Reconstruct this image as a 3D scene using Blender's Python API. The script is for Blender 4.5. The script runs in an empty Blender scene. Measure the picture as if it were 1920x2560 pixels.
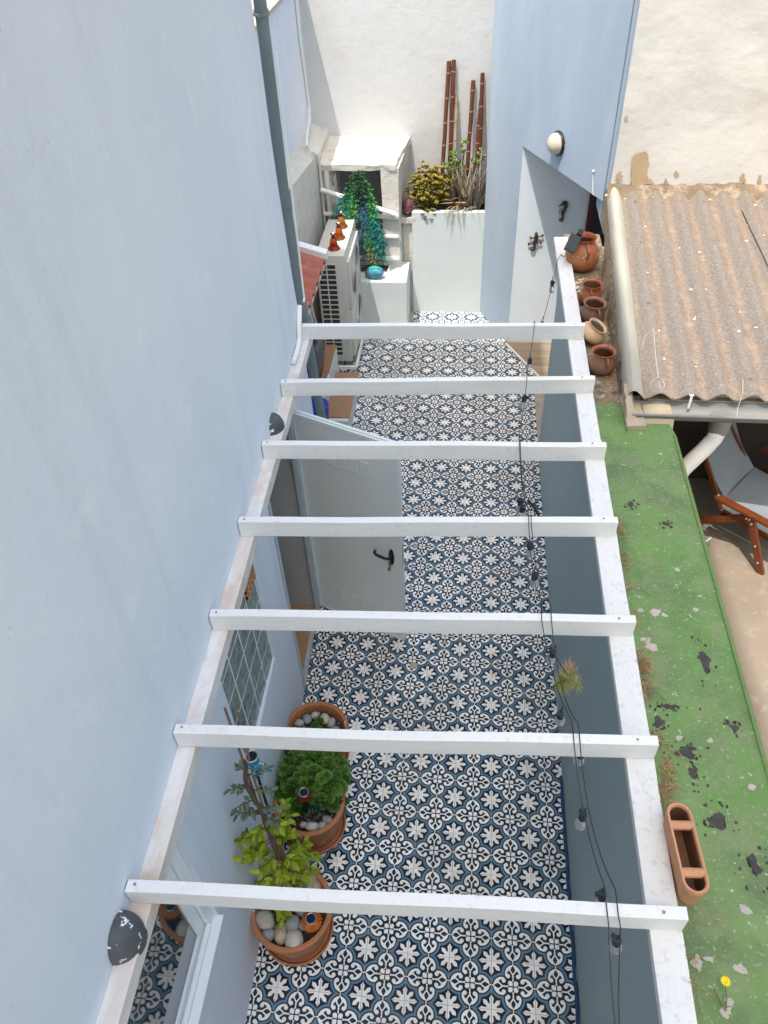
import bpy, bmesh, math, random
from mathutils import Vector, Matrix, noise as mnoise

random.seed(7)
S = 0.25                      # all coordinates below are in floor tiles of 25 cm
scene = bpy.context.scene
COL = scene.collection

# ------------------------------------------------------------------ camera, sky, sun, exposure
cam_d = bpy.data.cameras.new('camera')
cam = bpy.data.objects.new('camera', cam_d)
COL.objects.link(cam)
cam.location = (3.8396*S, -4.9954*S, 20.5103*S)
cam.rotation_euler = (math.radians(46.2118), math.radians(2.2762), math.radians(5.6570))
cam_d.sensor_fit = 'VERTICAL'
cam_d.sensor_height = 36.0
cam_d.lens = 27.1
cam_d.clip_start = 0.05
cam_d.clip_end = 500
scene.camera = cam

SUN = Vector((-0.170, -0.310, 0.935)).normalized()
world = bpy.data.worlds.new('World')
scene.world = world
world.use_nodes = True
wn = world.node_tree
for n in list(wn.nodes):
    wn.nodes.remove(n)
sky = wn.nodes.new('ShaderNodeTexSky')
sky.sky_type = 'NISHITA'
sky.sun_disc = False
sky.sun_elevation = math.asin(SUN.z)
sky.sun_rotation = math.atan2(SUN.x, SUN.y)
sky.air_density = 2.0
sky.dust_density = 5.0
sky.ozone_density = 0.5
bgn = wn.nodes.new('ShaderNodeBackground')
bgn.inputs['Strength'].default_value = 0.15
won = wn.nodes.new('ShaderNodeOutputWorld')
wn.links.new(sky.outputs[0], bgn.inputs[0])
wn.links.new(bgn.outputs[0], won.inputs[0])

sun_d = bpy.data.lights.new('sun', 'SUN')
sun_d.energy = 2.0
sun_d.angle = math.radians(0.5)
sun_d.color = (1.0, 0.97, 0.92)
sun = bpy.data.objects.new('sun', sun_d)
COL.objects.link(sun)
sun.rotation_euler = SUN.to_track_quat('Z', 'Y').to_euler()
sun.location = (0, 0, 20)

scene.view_settings.view_transform = 'Standard'
scene.view_settings.look = 'None'
scene.view_settings.exposure = 1.1
scene.view_settings.gamma = 1.0
scene.view_settings.use_curve_mapping = False
scene.render.engine = 'CYCLES'
scene.cycles.max_bounces = 16
scene.cycles.diffuse_bounces = 10

# ------------------------------------------------------------------ materials
def new_mat(name):
    m = bpy.data.materials.new(name)
    m.use_nodes = True
    nt = m.node_tree
    for n in list(nt.nodes):
        nt.nodes.remove(n)
    out = nt.nodes.new('ShaderNodeOutputMaterial')
    p = nt.nodes.new('ShaderNodeBsdfPrincipled')
    nt.links.new(p.outputs[0], out.inputs[0])
    return m, nt, p

def noise_node(nt, vec, scale, detail=5, rough=0.6):
    n = nt.nodes.new('ShaderNodeTexNoise')
    n.inputs['Scale'].default_value = scale
    n.inputs['Detail'].default_value = detail
    n.inputs['Roughness'].default_value = rough
    nt.links.new(vec, n.inputs['Vector'])
    return n.outputs['Fac']

def ramp(nt, fac, lo, hi):
    r = nt.nodes.new('ShaderNodeMapRange')
    r.inputs['From Min'].default_value = lo
    r.inputs['From Max'].default_value = hi
    r.clamp = True
    nt.links.new(fac, r.inputs['Value'])
    return r.outputs[0]

def mixc(nt, fac, a, b):
    m = nt.nodes.new('ShaderNodeMix')
    m.data_type = 'RGBA'
    if isinstance(fac, float):
        m.inputs[0].default_value = fac
    else:
        nt.links.new(fac, m.inputs[0])
    for i, c in ((6, a), (7, b)):
        if isinstance(c, tuple):
            m.inputs[i].default_value = (c[0], c[1], c[2], 1)
        else:
            nt.links.new(c, m.inputs[i])
    return m.outputs[2]

def mat(name, c1, c2=None, vs=3.0, rough=0.6, bump=0.0, bs=40.0, bd=4, spots=(), stretch=None,
        metallic=0.0, rnd=0.0, spec=None, trans=0.0, ior=1.45, alpha=None, sss=0.0, transl=0.0):
    """noise-blended principled; spots = [(colour, scale, lo, hi, amount)]; stretch scales the position per axis"""
    m, nt, p = new_mat(name)
    g = nt.nodes.new('ShaderNodeNewGeometry')
    vec = g.outputs['Position']
    if stretch:
        mp = nt.nodes.new('ShaderNodeMapping')
        mp.inputs['Scale'].default_value = stretch
        nt.links.new(vec, mp.inputs['Vector'])
        svec = mp.outputs[0]
    else:
        svec = vec
    c = c1
    if c2 is not None:
        c = mixc(nt, ramp(nt, noise_node(nt, svec, vs), 0.32, 0.68), c1, c2)
    for k, (sc, ss, lo, hi, amt) in enumerate(spots):
        f = ramp(nt, noise_node(nt, vec if k % 2 else svec, ss, 6, 0.65), lo-.055, hi-.055)
        mul = nt.nodes.new('ShaderNodeMath')
        mul.operation = 'MULTIPLY'
        mul.inputs[1].default_value = amt
        nt.links.new(f, mul.inputs[0])
        c = mixc(nt, mul.outputs[0], c, sc)
    if rnd:
        oi = nt.nodes.new('ShaderNodeObjectInfo')
        hsv = nt.nodes.new('ShaderNodeHueSaturation')
        mr = nt.nodes.new('ShaderNodeMapRange')
        mr.inputs['To Min'].default_value = 1 - rnd
        mr.inputs['To Max'].default_value = 1 + rnd
        nt.links.new(oi.outputs['Random'], mr.inputs['Value'])
        nt.links.new(mr.outputs[0], hsv.inputs['Value'])
        if isinstance(c, tuple):
            hsv.inputs['Color'].default_value = (*c, 1)
        else:
            nt.links.new(c, hsv.inputs['Color'])
        c = hsv.outputs[0]
    if isinstance(c, tuple):
        p.inputs['Base Color'].default_value = (*c, 1)
    else:
        nt.links.new(c, p.inputs['Base Color'])
    if transl:
        out = [n for n in nt.nodes if n.type == 'OUTPUT_MATERIAL'][0]
        tb = nt.nodes.new('ShaderNodeBsdfTranslucent'); ms = nt.nodes.new('ShaderNodeMixShader'); ms.inputs[0].default_value = transl
        if isinstance(c, tuple): tb.inputs[0].default_value = (*c, 1)
        else: nt.links.new(c, tb.inputs[0])
        nt.links.new(p.outputs[0], ms.inputs[1]); nt.links.new(tb.outputs[0], ms.inputs[2]); nt.links.new(ms.outputs[0], out.inputs[0])
    p.inputs['Roughness'].default_value = rough
    p.inputs['Metallic'].default_value = metallic
    p.inputs['IOR'].default_value = ior
    if spec is not None:
        p.inputs['Specular IOR Level'].default_value = spec
    if trans:
        p.inputs['Transmission Weight'].default_value = trans
    if sss:
        p.inputs['Subsurface Weight'].default_value = sss
        p.inputs['Subsurface Radius'].default_value = (0.01, 0.01, 0.005)
    if bump:
        b = nt.nodes.new('ShaderNodeBump')
        b.inputs['Strength'].default_value = 1.0
        b.inputs['Distance'].default_value = bump
        nt.links.new(noise_node(nt, svec, bs, bd), b.inputs['Height'])
        nt.links.new(b.outputs[0], p.inputs['Normal'])
    return m

# --- cement tile print: the quatrefoil and leaf star are described as distance fields on one tile
class X:
    nt = None
    def __init__(s, k): s.k = k
    @staticmethod
    def op(o, a, b=None):
        n = X.nt.nodes.new('ShaderNodeMath'); n.operation = o
        for i, v in enumerate((a, b)):
            if v is None: continue
            v = v.k if isinstance(v, X) else v
            if isinstance(v, (int, float)): n.inputs[i].default_value = v
            else: X.nt.links.new(v, n.inputs[i])
        return X(n.outputs[0])
    def __add__(a, b): return X.op('ADD', a, b)
    def __sub__(a, b): return X.op('SUBTRACT', a, b)
    def __rsub__(a, b): return X.op('SUBTRACT', b, a)
    def __mul__(a, b): return X.op('MULTIPLY', a, b)
    def __lt__(a, b): return X.op('LESS_THAN', a, b)
    def __gt__(a, b): return X.op('GREATER_THAN', a, b)
    def mx(a, b): return X.op('MAXIMUM', a, b)
    def mn(a, b): return X.op('MINIMUM', a, b)
    def ab(a): return X.op('ABSOLUTE', a)
    def sq(a): return X.op('SQRT', a)
    def sn(a): return X.op('SINE', a)
def xlen(a, b): return (a*a + b*b).sq()

def tile_material():
    m, nt, p = new_mat('cement_tile_print')
    X.nt = nt
    tc = nt.nodes.new('ShaderNodeTexCoord')
    sp = nt.nodes.new('ShaderNodeSeparateXYZ')
    nt.links.new(tc.outputs['Object'], sp.inputs[0])
    x = (X(sp.outputs[0])*(1/S)).ab(); y = (X(sp.outputs[1])*(1/S)).ab()
    a = x.mx(y); b = x.mn(y)
    d1 = xlen(a-.26, b+.012)-.198
    hol = xlen(a-.268, b-.064)-.070
    ball = xlen(a-.216, b-.116)-.047
    w1 = (d1 < 0)*(a > .205)*(hol > 0)
    t = ((a-.245)*.793+b*.61).mx(0.0).mn(.160)
    seg = xlen(a-.245-t*.793, b-t*.61)-.0145
    neck = (b < .0135)*(a > .12)*(a < .27)
    conn = (b < .012)*(a > .44)
    spade = (b < ((a-.272)*.64).mn((.451-a)*.60))*(a > .28)
    ros = (xlen(a-.072, b-.072)-.046 < 0).mx((b < (.168-a)*.5)*(a > .085)).mx(xlen(a, b) < .095)
    cross = ((b < .013)*(a < .1)).mx((b < .026-(a-.1).ab()*1.0)*(a > .07))
    white = (w1*(1-spade)).mx(ball < 0).mx(seg < 0).mx(neck).mx(conn).mx(ros)*(1-cross)
    A = .5-b; B = .5-a
    r = xlen(A, B)
    def leaf(u, v, L):
        w = ((u-.12)*.16+.034).mn((L-u)*.76).mn(.060)
        w = w+(u*165.0).sn()*.0055
        return (v < w)*(u < L)
    A2 = (A+B)*.70711; B2 = (A-B)*.70711
    star = leaf(A, B, .297).mx(leaf(A2, B2, .278)).mx(r < .128)
    white = white.mx(star)
    blue = (d1 > .031)*(d1 < .082)*(a+b > .27)*(1-((b < .042)*(a > .455)))
    teal = (d1 < .037)
    c = mixc(nt, teal.k, (.010, .016, .034), (.012, .030, .050))
    c = mixc(nt, blue.k, c, (.105, .215, .315))
    c = mixc(nt, white.k, c, (.86, .85, .825))
    g = nt.nodes.new('ShaderNodeNewGeometry')
    dirt = ramp(nt, noise_node(nt, g.outputs['Position'], 2.2, 6), .45, .8)
    dm = X(dirt)*.14
    c = mixc(nt, dm.k, c, (.36, .33, .28))
    oi = nt.nodes.new('ShaderNodeObjectInfo')
    hsv = nt.nodes.new('ShaderNodeHueSaturation')
    mr = nt.nodes.new('ShaderNodeMapRange')
    mr.inputs['To Min'].default_value = .88; mr.inputs['To Max'].default_value = 1.08
    nt.links.new(oi.outputs['Random'], mr.inputs['Value'])
    nt.links.new(mr.outputs[0], hsv.inputs['Value'])
    nt.links.new(c, hsv.inputs['Color'])
    nt.links.new(hsv.outputs[0], p.inputs['Base Color'])
    p.inputs['Roughness'].default_value = .5
    p.inputs['Specular IOR Level'].default_value = .13
    return m

GRIME = (.50, .36, .26)
M = {}
M['tile'] = tile_material()
M['grout'] = mat('tile_grout', (.40, .36, .30), (.30, .27, .23), 6, .9)
M['wall_left_old'] = mat('pale_blue_plaster', (.71, .735, .77), (.765, .785, .81), 1.3, .85, .004, 22, 7,
                     [((.66, .65, .66), .7, .58, .85, .35)])
def plaster_material():
    m, nt, p = new_mat('pale_blue_plaster')
    g = nt.nodes.new('ShaderNodeNewGeometry'); vec = g.outputs['Position']
    def mp(sc):
        q = nt.nodes.new('ShaderNodeMapping'); q.inputs['Scale'].default_value = sc; nt.links.new(vec, q.inputs['Vector']); return q.outputs[0]
    c = mixc(nt, ramp(nt, noise_node(nt, mp((1, .7, .5)), 1.1, 6), .33, .67), (.625, .665, .74), (.70, .735, .80))
    c = mixc(nt, ramp(nt, noise_node(nt, mp((1, 6, .35)), 1.0, 7, .7), .52, .78), c, (.595, .63, .695))
    c = mixc(nt, ramp(nt, noise_node(nt, mp((1, 2.0, 1.6)), 3.2, 8, .7), .57, .74), c, (.72, .75, .80))
    X.nt = nt
    c = mixc(nt, (X(ramp(nt, noise_node(nt, vec, 70, 3, .5), .705, .73))*.55).k, c, (.42, .42, .43))
    nt.links.new(c, p.inputs['Base Color']); p.inputs['Roughness'].default_value = .85
    h = X(noise_node(nt, mp((1, 1.6, 1)), 6.5, 4, .55))*1.6+X(noise_node(nt, vec, 55, 6, .65))*.55
    b = nt.nodes.new('ShaderNodeBump'); b.inputs['Distance'].default_value = .0028
    nt.links.new(h.k, b.inputs['Height']); nt.links.new(b.outputs[0], p.inputs['Normal'])
    return m
M['wall_left'] = plaster_material()
M['wall_diag'] = mat('sky_blue_plaster', (.335, .405, .50), (.385, .455, .54), 1.6, .85, .002, 18, 6,
                     [((.45, .52, .575), 2.2, .55, .8, .6)], stretch=(1, 1, .35))
M['wall_gecko'] = mat('pale_plaster', (.66, .715, .75), (.70, .75, .775), 2, .85, .001, 30, 5)
M['wall_white'] = mat('white_limewash', (.60, .605, .605), (.56, .555, .54), 1.2, .88, .006, 9, 7,
                      [((.50, .47, .41), 1.1, .60, .80, .5)])
M['wall_rough'] = mat('rough_old_whitewash', (.64, .62, .575), (.58, .555, .505), 1.4, .9, .005, 12, 8,
                      [((.50, .40, .29), 1.0, .58, .78, .5)])
M['planter_wall'] = mat('planter_whitewash', (.58, .635, .62), (.62, .66, .64), 1.5, .88, .004, 7, 7)
M['lump_white'] = mat('lumpy_whitewash', (.66, .64, .585), (.58, .545, .47), 4, .9, .010, 16, 7,
                      [((.48, .38, .28), 5, .64, .72, .7)])
M['old_post'] = mat('flaking_old_post', (.62, .56, .48), (.22, .15, .10), 6, .9, .012, 20, 6,
                    [((.72, .70, .66), 7, .55, .6, .9)], stretch=(1, 1, .35))
M['white_paint'] = mat('weathered_white_timber', (.78, .77, .745), (.745, .735, .715), 9, .62, .0022, 75, 6,
                       [((.7, .7, .7), 3, .6, .8, 0.0), ((.56, .51, .46), 34, .62, .74, .4), ((.60, .48, .40), 3.5, .60, .78, .4)], stretch=(.12, 1, 1))
M['white_plank'] = mat('weathered_white_plank', (.73, .72, .70), (.68, .675, .66), 10, .62, .0024, 85, 6,
                       [((.7, .7, .7), 3, .6, .8, 0.0), ((.48, .45, .42), 34, .60, .72, .5), ((.62, .56, .52), 3.0, .66, .8, .3)], stretch=(1, .1, 1))
M['ledger'] = mat('stained_white_timber', (.79, .77, .755), (.74, .715, .69), 8, .65, .001, 60, 5,
                  [((.62, .50, .41), 7, .50, .66, .55), ((.55, .37, .25), 4.5, .52, .72, .6), ((.60, .52, .46), 13, .58, .72, .5)], stretch=(1, .16, 1))
M['pvc_white'] = mat('white_pvc', (.80, .79, .76), (.74, .72, .67), 6, .4)
M['rail_white'] = mat('limewashed_pole', (.82, .81, .78), (.74, .72, .68), 9, .75, .004, 22, 5)
M['alu'] = mat('white_aluminium', (.80, .82, .83), None, 1, .35)
M['bluegrey'] = mat('blue_grey_paint', (.29, .375, .395), (.33, .41, .43), .9, .6, .0012, 14, 6,
                    [((.38, .45, .46), 1.7, .52, .8, .5)], stretch=(1, 1, .3))
M['green'] = mat('green_roof_paint', (.108, .212, .050), (.148, .252, .066), 2.4, .55, .002, 40, 6,
                 [((.22, .29, .12), 1.3, .52, .72, .7), ((.085, .125, .048), 2.6, .50, .68, .8), ((.20, .235, .11), 7, .55, .70, .6),
                  ((.27, .36, .19), 60, .63, .70, .7), ((.44, .48, .36), 30, .71, .725, .9)])
M['green_edge'] = mat('green_edge_paint', (.105, .20, .055), (.14, .22, .07), 5, .6, .004, 40)
M['bitumen'] = mat('bare_bitumen', (.040, .036, .034), (.07, .062, .058), 30, .85, .004, 80)
M['palepatch'] = mat('bare_screed', (.46, .41, .35), (.38, .35, .30), 20, .9, .003, 60)
M['screed'] = mat('lichen_concrete', (.30, .24, .18), (.14, .105, .08), 14, .92, .008, 30, 7,
                  [((.34, .24, .09), 9, .5, .66, .7), ((.07, .055, .045), 30, .56, .66, .7), ((.48, .45, .40), 20, .62, .72, .7)])
M['render_beige'] = mat('beige_render', (.45, .375, .275), (.36, .285, .20), 4, .92, .008, 18, 7,
                        [((.20, .15, .10), 2.4, .58, .78, .6)])
M['roll'] = mat('cement_verge', (.43, .40, .33), (.37, .345, .28), 2.5, .88, .002, 40, 5)
M['fibre'] = mat('weathered_fibre_cement', (.31, .255, .205), (.22, .19, .16), 14, .95, .009, 55, 8,
                 [((.47, .33, .20), 5, .50, .68, .55), ((.42, .39, .36), 26, .55, .68, .65), ((.13, .11, .10), 48, .60, .68, .6)])
def roof_material():
    m, nt, p = new_mat('lichened_fibre_cement')
    X.nt = nt
    g = nt.nodes.new('ShaderNodeNewGeometry'); vec = g.outputs['Position']
    sp = nt.nodes.new('ShaderNodeSeparateXYZ'); nt.links.new(vec, sp.inputs[0])
    x = X(sp.outputs[0])*(1/S); y = X(sp.outputs[1])*(1/S)
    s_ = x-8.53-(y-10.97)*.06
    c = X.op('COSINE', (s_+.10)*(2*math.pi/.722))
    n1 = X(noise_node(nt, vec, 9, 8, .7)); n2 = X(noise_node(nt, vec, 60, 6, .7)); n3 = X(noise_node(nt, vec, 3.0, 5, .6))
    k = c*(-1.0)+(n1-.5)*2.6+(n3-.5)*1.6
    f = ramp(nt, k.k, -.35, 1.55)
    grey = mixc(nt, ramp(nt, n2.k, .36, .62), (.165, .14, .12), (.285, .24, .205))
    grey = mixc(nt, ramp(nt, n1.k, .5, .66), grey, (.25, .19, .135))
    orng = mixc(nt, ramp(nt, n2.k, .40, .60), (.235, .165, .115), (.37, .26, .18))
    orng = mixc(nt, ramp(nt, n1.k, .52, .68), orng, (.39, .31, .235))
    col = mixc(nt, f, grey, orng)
    col = mixc(nt, ramp(nt, noise_node(nt, vec, 52, 4, .5), .69, .72), col, (.52, .47, .40))
    nt.links.new(col, p.inputs['Base Color']); p.inputs['Roughness'].default_value = .95
    b = nt.nodes.new('ShaderNodeBump'); b.inputs['Distance'].default_value = .012
    nt.links.new(noise_node(nt, vec, 70, 8, .7), b.inputs['Height']); nt.links.new(b.outputs[0], p.inputs['Normal'])
    return m
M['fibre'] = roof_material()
M['mortar'] = mat('orange_mortar', (.22, .155, .095), (.15, .105, .068), 9, .95, .014, 26, 8,
                  [((.38, .31, .23), 7, .58, .68, .7)])
M['brownpatch'] = mat('bare_brown_render', (.47, .345, .21), (.42, .30, .18), 9, .95, .003, 60)
M['zinc'] = mat('galvanised_sheet', (.23, .23, .215), (.18, .18, .165), 5, .55, metallic=.1)
M['pipe_grey'] = mat('grey_drainpipe_paint', (.150, .185, .195), (.185, .22, .225), 3, .5, .001, 50, 4,
                     [((.62, .63, .62), 8, .71, .725, .9), ((.24, .27, .27), 5, .55, .75, .5)], stretch=(1, 1, .4))
M['terrace'] = mat('old_concrete', (.27, .215, .155), (.22, .175, .128), 2.5, .9, .003, 30, 6,
                   [((.25, .20, .16), 1.6, .60, .8, .5), ((.40, .35, .29), 12, .6, .75, .4)])
M['dark_in'] = mat('dark_interior', (.045, .035, .028), (.03, .022, .018), 3, .9)  # near-black colour put in for the shade inside house and shed
M['wood_red'] = mat('varnished_redwood', (.12, .028, .009), (.17, .045, .014), 20, .3, stretch=(1, 1, 1))
M['canvas'] = mat('grey_canvas', (.22, .235, .245), (.27, .285, .295), 3, .85, .004, 9, 4)
M['terracotta'] = mat('terracotta', (.40, .155, .062), (.33, .125, .055), 7, .6, .0015, 40, 5,
                      [((.50, .32, .22), 5, .60, .76, .5), ((.62, .55, .48), 10, .70, .74, .7)])
M['terracotta_in'] = mat('dark_terracotta', (.22, .095, .045), (.12, .055, .03), 12, .7, .001, 40)  # darker terracotta for pot insides, trough lining and vent back
M['terra_light'] = mat('pale_terracotta', (.55, .27, .145), (.50, .24, .13), 6, .75, .001, 40, 4,
                       [((.40, .18, .09), 9, .6, .8, .5)])
M['glazed'] = mat('glazed_redware', (.36, .105, .040), (.28, .075, .03), 5, .22, .001, 20, 4)
M['redware'] = mat('redware_body', (.44, .155, .06), (.35, .11, .045), 5, .5, .002, 18, 5,
                   [((.48, .40, .27), 16, .62, .68, .8)])
M['sooty'] = mat('sooty_clay', (.10, .075, .06), (.30, .13, .065), 5, .6, .002, 22, 5)
M['sooty_red'] = mat('smoked_redware', (.33, .12, .055), (.16, .115, .08), 4, .45, .002, 22, 5)
M['bowl'] = mat('sand_clay', (.56, .34, .18), (.62, .43, .26), 6, .6, .002, 22, 5)
M['bowl_in'] = mat('dusty_clay', (.40, .335, .26), (.30, .25, .19), 9, .8)
M['soil'] = mat('dark_soil', (.035, .026, .020), (.07, .05, .035), 30, .95, .01, 60, 6, [((.20, .17, .13), 60, .64, .68, .7)])
M['black'] = mat('black_plastic', (.012, .013, .014), None, 1, .45)
M['black_bag'] = mat('black_polythene', (.012, .014, .018), None, 1, .3, .012, 9, 5)
M['charcoal'] = mat('charcoal_ceramic', (.060, .067, .073), (.085, .092, .10), 8, .55, .001, 40, 4,
                    [((.78, .78, .76), 24, .66, .67, 1.0)])
M['socket'] = mat('black_socket', (.022, .03, .034), None, 1, .5)
M['wire'] = mat('dark_cable', (.02, .022, .026), None, 1, .5)
M['bulb'] = mat('clear_plastic_bulb', (.93, .93, .92), None, 1, .06, trans=.92, ior=1.25)
M['door'] = mat('pale_grey_green_metal', (.72, .76, .735), (.75, .78, .76), 1.5, .32)
M['door_edge'] = mat('door_edge_metal', (.72, .77, .77), None, 1, .35)
M['vent_slot'] = mat('door_vent_slots', (.36, .40, .40), None, 1, .5)
M['frame_grey'] = mat('grey_blue_frame', (.42, .49, .53), None, 1, .4)
M['stucco_in'] = mat('grey_beige_stucco', (.50, .48, .45), (.45, .43, .41), 3, .9, .002, 40, 6)
M['terra_floor'] = mat('terracotta_floor', (.50, .30, .155), (.42, .24, .12), 5, .6)
M['brown_tile'] = mat('matt_brown_tile', (.36, .20, .115), (.33, .18, .10), 4, .7)
M['glass_dark'] = mat('window_glass', (.012, .03, .035), None, 1, .03, spec=1.0, ior=1.9)
def pane_material():
    m, nt, p = new_mat('rippled_green_glass')
    g = nt.nodes.new('ShaderNodeNewGeometry')
    w = nt.nodes.new('ShaderNodeTexNoise'); w.inputs['Scale'].default_value = 9; w.inputs['Detail'].default_value = 6
    w.inputs['Distortion'].default_value = 2.5
    nt.links.new(g.outputs['Position'], w.inputs['Vector'])
    c = mixc(nt, ramp(nt, w.outputs['Fac'], .35, .65), (.06, .11, .10), (.24, .32, .29))
    nt.links.new(c, p.inputs['Base Color'])
    p.inputs['Roughness'].default_value = .12
    b = nt.nodes.new('ShaderNodeBump'); b.inputs['Distance'].default_value = .006
    nt.links.new(w.outputs['Fac'], b.inputs['Height']); nt.links.new(b.outputs[0], p.inputs['Normal'])
    return m
M['pane'] = pane_material()
M['lead'] = mat('pale_grout', (.74, .76, .72), None, 1, .5)
M['ac'] = mat('ac_casing', (.56, .55, .49), (.60, .585, .52), 3, .45)
M['ac_grille'] = mat('ac_grille_bar', (.60, .59, .54), None, 1, .5)
M['ac_dark'] = mat('ac_coil', (.035, .03, .026), (.06, .045, .035), 40, .7)
M['amber1'] = mat('amber_glass', (.50, .19, .018), None, 1, .08, trans=.75)
M['amber2'] = mat('orange_glass', (.48, .11, .012), None, 1, .08, trans=.7)
M['amber3'] = mat('red_amber_glass', (.40, .05, .010), None, 1, .08, trans=.6)
M['amber_cap'] = mat('dark_red_glass', (.10, .012, .006), None, 1, .1)
M['teal_top'] = mat('turquoise_paint', (.02, .42, .32), (.03, .52, .42), 14, .5, .002, 60, 4, [((.02, .24, .22), 26, .52, .56, .7)])
M['teal_low'] = mat('slate_blue_paint', (.10, .33, .43), (.16, .40, .50), 12, .5, .002, 60, 4, [((.03, .18, .28), 30, .5, .54, .8)])
M['teal_line'] = mat('teal_line_paint', (.0, .28, .26), None, 1, .5)
M['roof_red'] = mat('red_tile_paint', (.40, .10, .060), (.34, .085, .05), 5, .4, .001, 30, 5, [((.58, .36, .30), 9, .63, .72, .6)])
M['bamboo'] = mat('brown_bamboo', (.13, .040, .018), (.085, .027, .014), 5, .35, spots=[((.24, .10, .045), 4, .55, .8, .5)], stretch=(1, 1, .3))
M['bamboo_old'] = mat('bleached_bamboo', (.40, .33, .26), (.28, .19, .12), 7, .6)
M['node'] = mat('bamboo_node', (.26, .15, .09), None, 1, .5)
M['jade'] = mat('jade_leaf', (.26, .19, .028), (.17, .17, .025), 9, .4, rnd=.15, spots=[((.42, .26, .045), 22, .5, .7, .6)])
M['succ_green'] = mat('green_succulent_leaf', (.085, .19, .025), (.12, .22, .035), 12, .4)
M['aloe'] = mat('dusty_aloe_leaf', (.27, .215, .165), (.21, .205, .15), 8, .6, spots=[((.30, .17, .09), 6, .55, .75, .6)])
M['rosette'] = mat('rosette_leaf', (.055, .14, .022), (.125, .24, .042), 30, .45, rnd=.3, transl=.15)
M['bright_leaf'] = mat('lime_green_leaf', (.23, .34, .012), (.34, .40, .025), 5, .45, rnd=.35, transl=.35)
M['grey_leaf'] = mat('grey_green_leaf', (.10, .16, .11), (.15, .20, .12), 9, .55, rnd=.25, transl=.2)
M['bark'] = mat('twisted_bark', (.14, .095, .06), (.075, .05, .032), 26, .85, .004, 60)
M['stake'] = mat('bamboo_stake', (.22, .13, .09), None, 1, .7)
M['gar_dark'] = mat('shaded_green_leaf', (.014, .06, .022), None, 1, .5)  # garland's top strands: shade under the slab put into the green
M['gar_green'] = mat('green_plastic_leaf', (.06, .30, .06), (.10, .36, .07), 9, .5)
M['gar_teal'] = mat('teal_plastic_leaf', (.015, .21, .18), (.025, .29, .24), 9, .5)
M['gar_blue'] = mat('blue_plastic_leaf', (.03, .10, .23), (.04, .15, .30), 9, .5)
M['gar_olive'] = mat('olive_plastic_leaf', (.16, .19, .07), (.24, .25, .12), 9, .5)
M['tilland'] = mat('air_plant_leaf', (.23, .25, .06), (.30, .27, .10), 30, .6)
M['straw'] = mat('dry_straw', (.30, .17, .085), (.40, .27, .14), 20, .9)
M['weed'] = mat('green_weed', (.14, .19, .05), None, 1, .7)
M['yellow'] = mat('yellow_petal', (.85, .62, .01), None, 1, .5)
M['metal_orn'] = mat('bronzed_metal', (.035, .028, .022), (.10, .06, .03), 30, .4, metallic=.6)
M['metal_gecko'] = mat('enamelled_metal', (.09, .055, .03), (.03, .025, .02), 22, .4, metallic=.4, spots=[((.05, .03, .22), 9, .60, .64, .9), ((.28, .05, .03), 11, .62, .66, .8)])
M['opal'] = mat('opal_glass', (.56, .49, .40), None, 1, .12, sss=.2)
M['fig'] = mat('plum_clay', (.13, .045, .055), (.17, .065, .07), 9, .6)
M['rope'] = mat('blue_rope', (.012, .045, .13), (.02, .07, .18), 60, .7, .004, 120)
M['blue_tub'] = mat('blue_plastic', (.004, .030, .36), None, 1, .35)
M['plank_wood'] = mat('grey_wood_plank', (.36, .28, .20), (.27, .205, .145), 12, .55, .0006, 60, 4, stretch=(.15, 1, 1), rnd=.12)
M['trim'] = mat('cream_trim', (.72, .69, .60), None, 1, .6)
M['shell'] = mat('plaster_flake', (.66, .60, .51), (.54, .46, .37), 20, .9)
M['tan_roof'] = mat('tan_old_roof', (.42, .33, .27), (.52, .44, .38), 14, .95, .01, 30)
M['skirt'] = mat('green_putty', (.28, .40, .33), None, 1, .7)
M['steel'] = mat('brushed_steel', (.50, .49, .47), None, 1, .35, metallic=.8)
M['pv'] = mat('solar_cell', (.008, .014, .030), None, 1, .4, spec=.2)
M['orange_rib'] = mat('orange_ribbed_glass', (.40, .10, .006), None, 1, .2, spec=.7)
M['red_rib'] = mat('red_ribbed_glass', (.17, .008, .010), None, 1, .2, spec=.7)
M['teal_petal'] = mat('turquoise_petal', (.0, .24, .42), None, 1, .4)
M['pale_petal'] = mat('pale_green_petal', (.35, .46, .24), None, 1, .5)
M['brass'] = mat('brass_key', (.45, .27, .10), None, 1, .35, metallic=.8)
M['stones'] = [mat('cream_pebble', (.40, .36, .29), (.33, .30, .25), 14, .6, .001, 60),
               mat('grey_pebble', (.27, .29, .29), (.22, .235, .24), 12, .6, .001, 60),
               mat('ochre_pebble', (.36, .27, .15), (.40, .34, .25), 12, .55, .001, 60),
               mat('white_pebble', (.50, .47, .43), (.43, .38, .34), 12, .6, .001, 60),
               mat('rough_sandstone', (.42, .33, .23), (.32, .24, .17), 22, .85, .006, 40)]

# ------------------------------------------------------------------ mesh helpers
ORG = {}
def rnd(a, b): return random.uniform(a, b)

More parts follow.
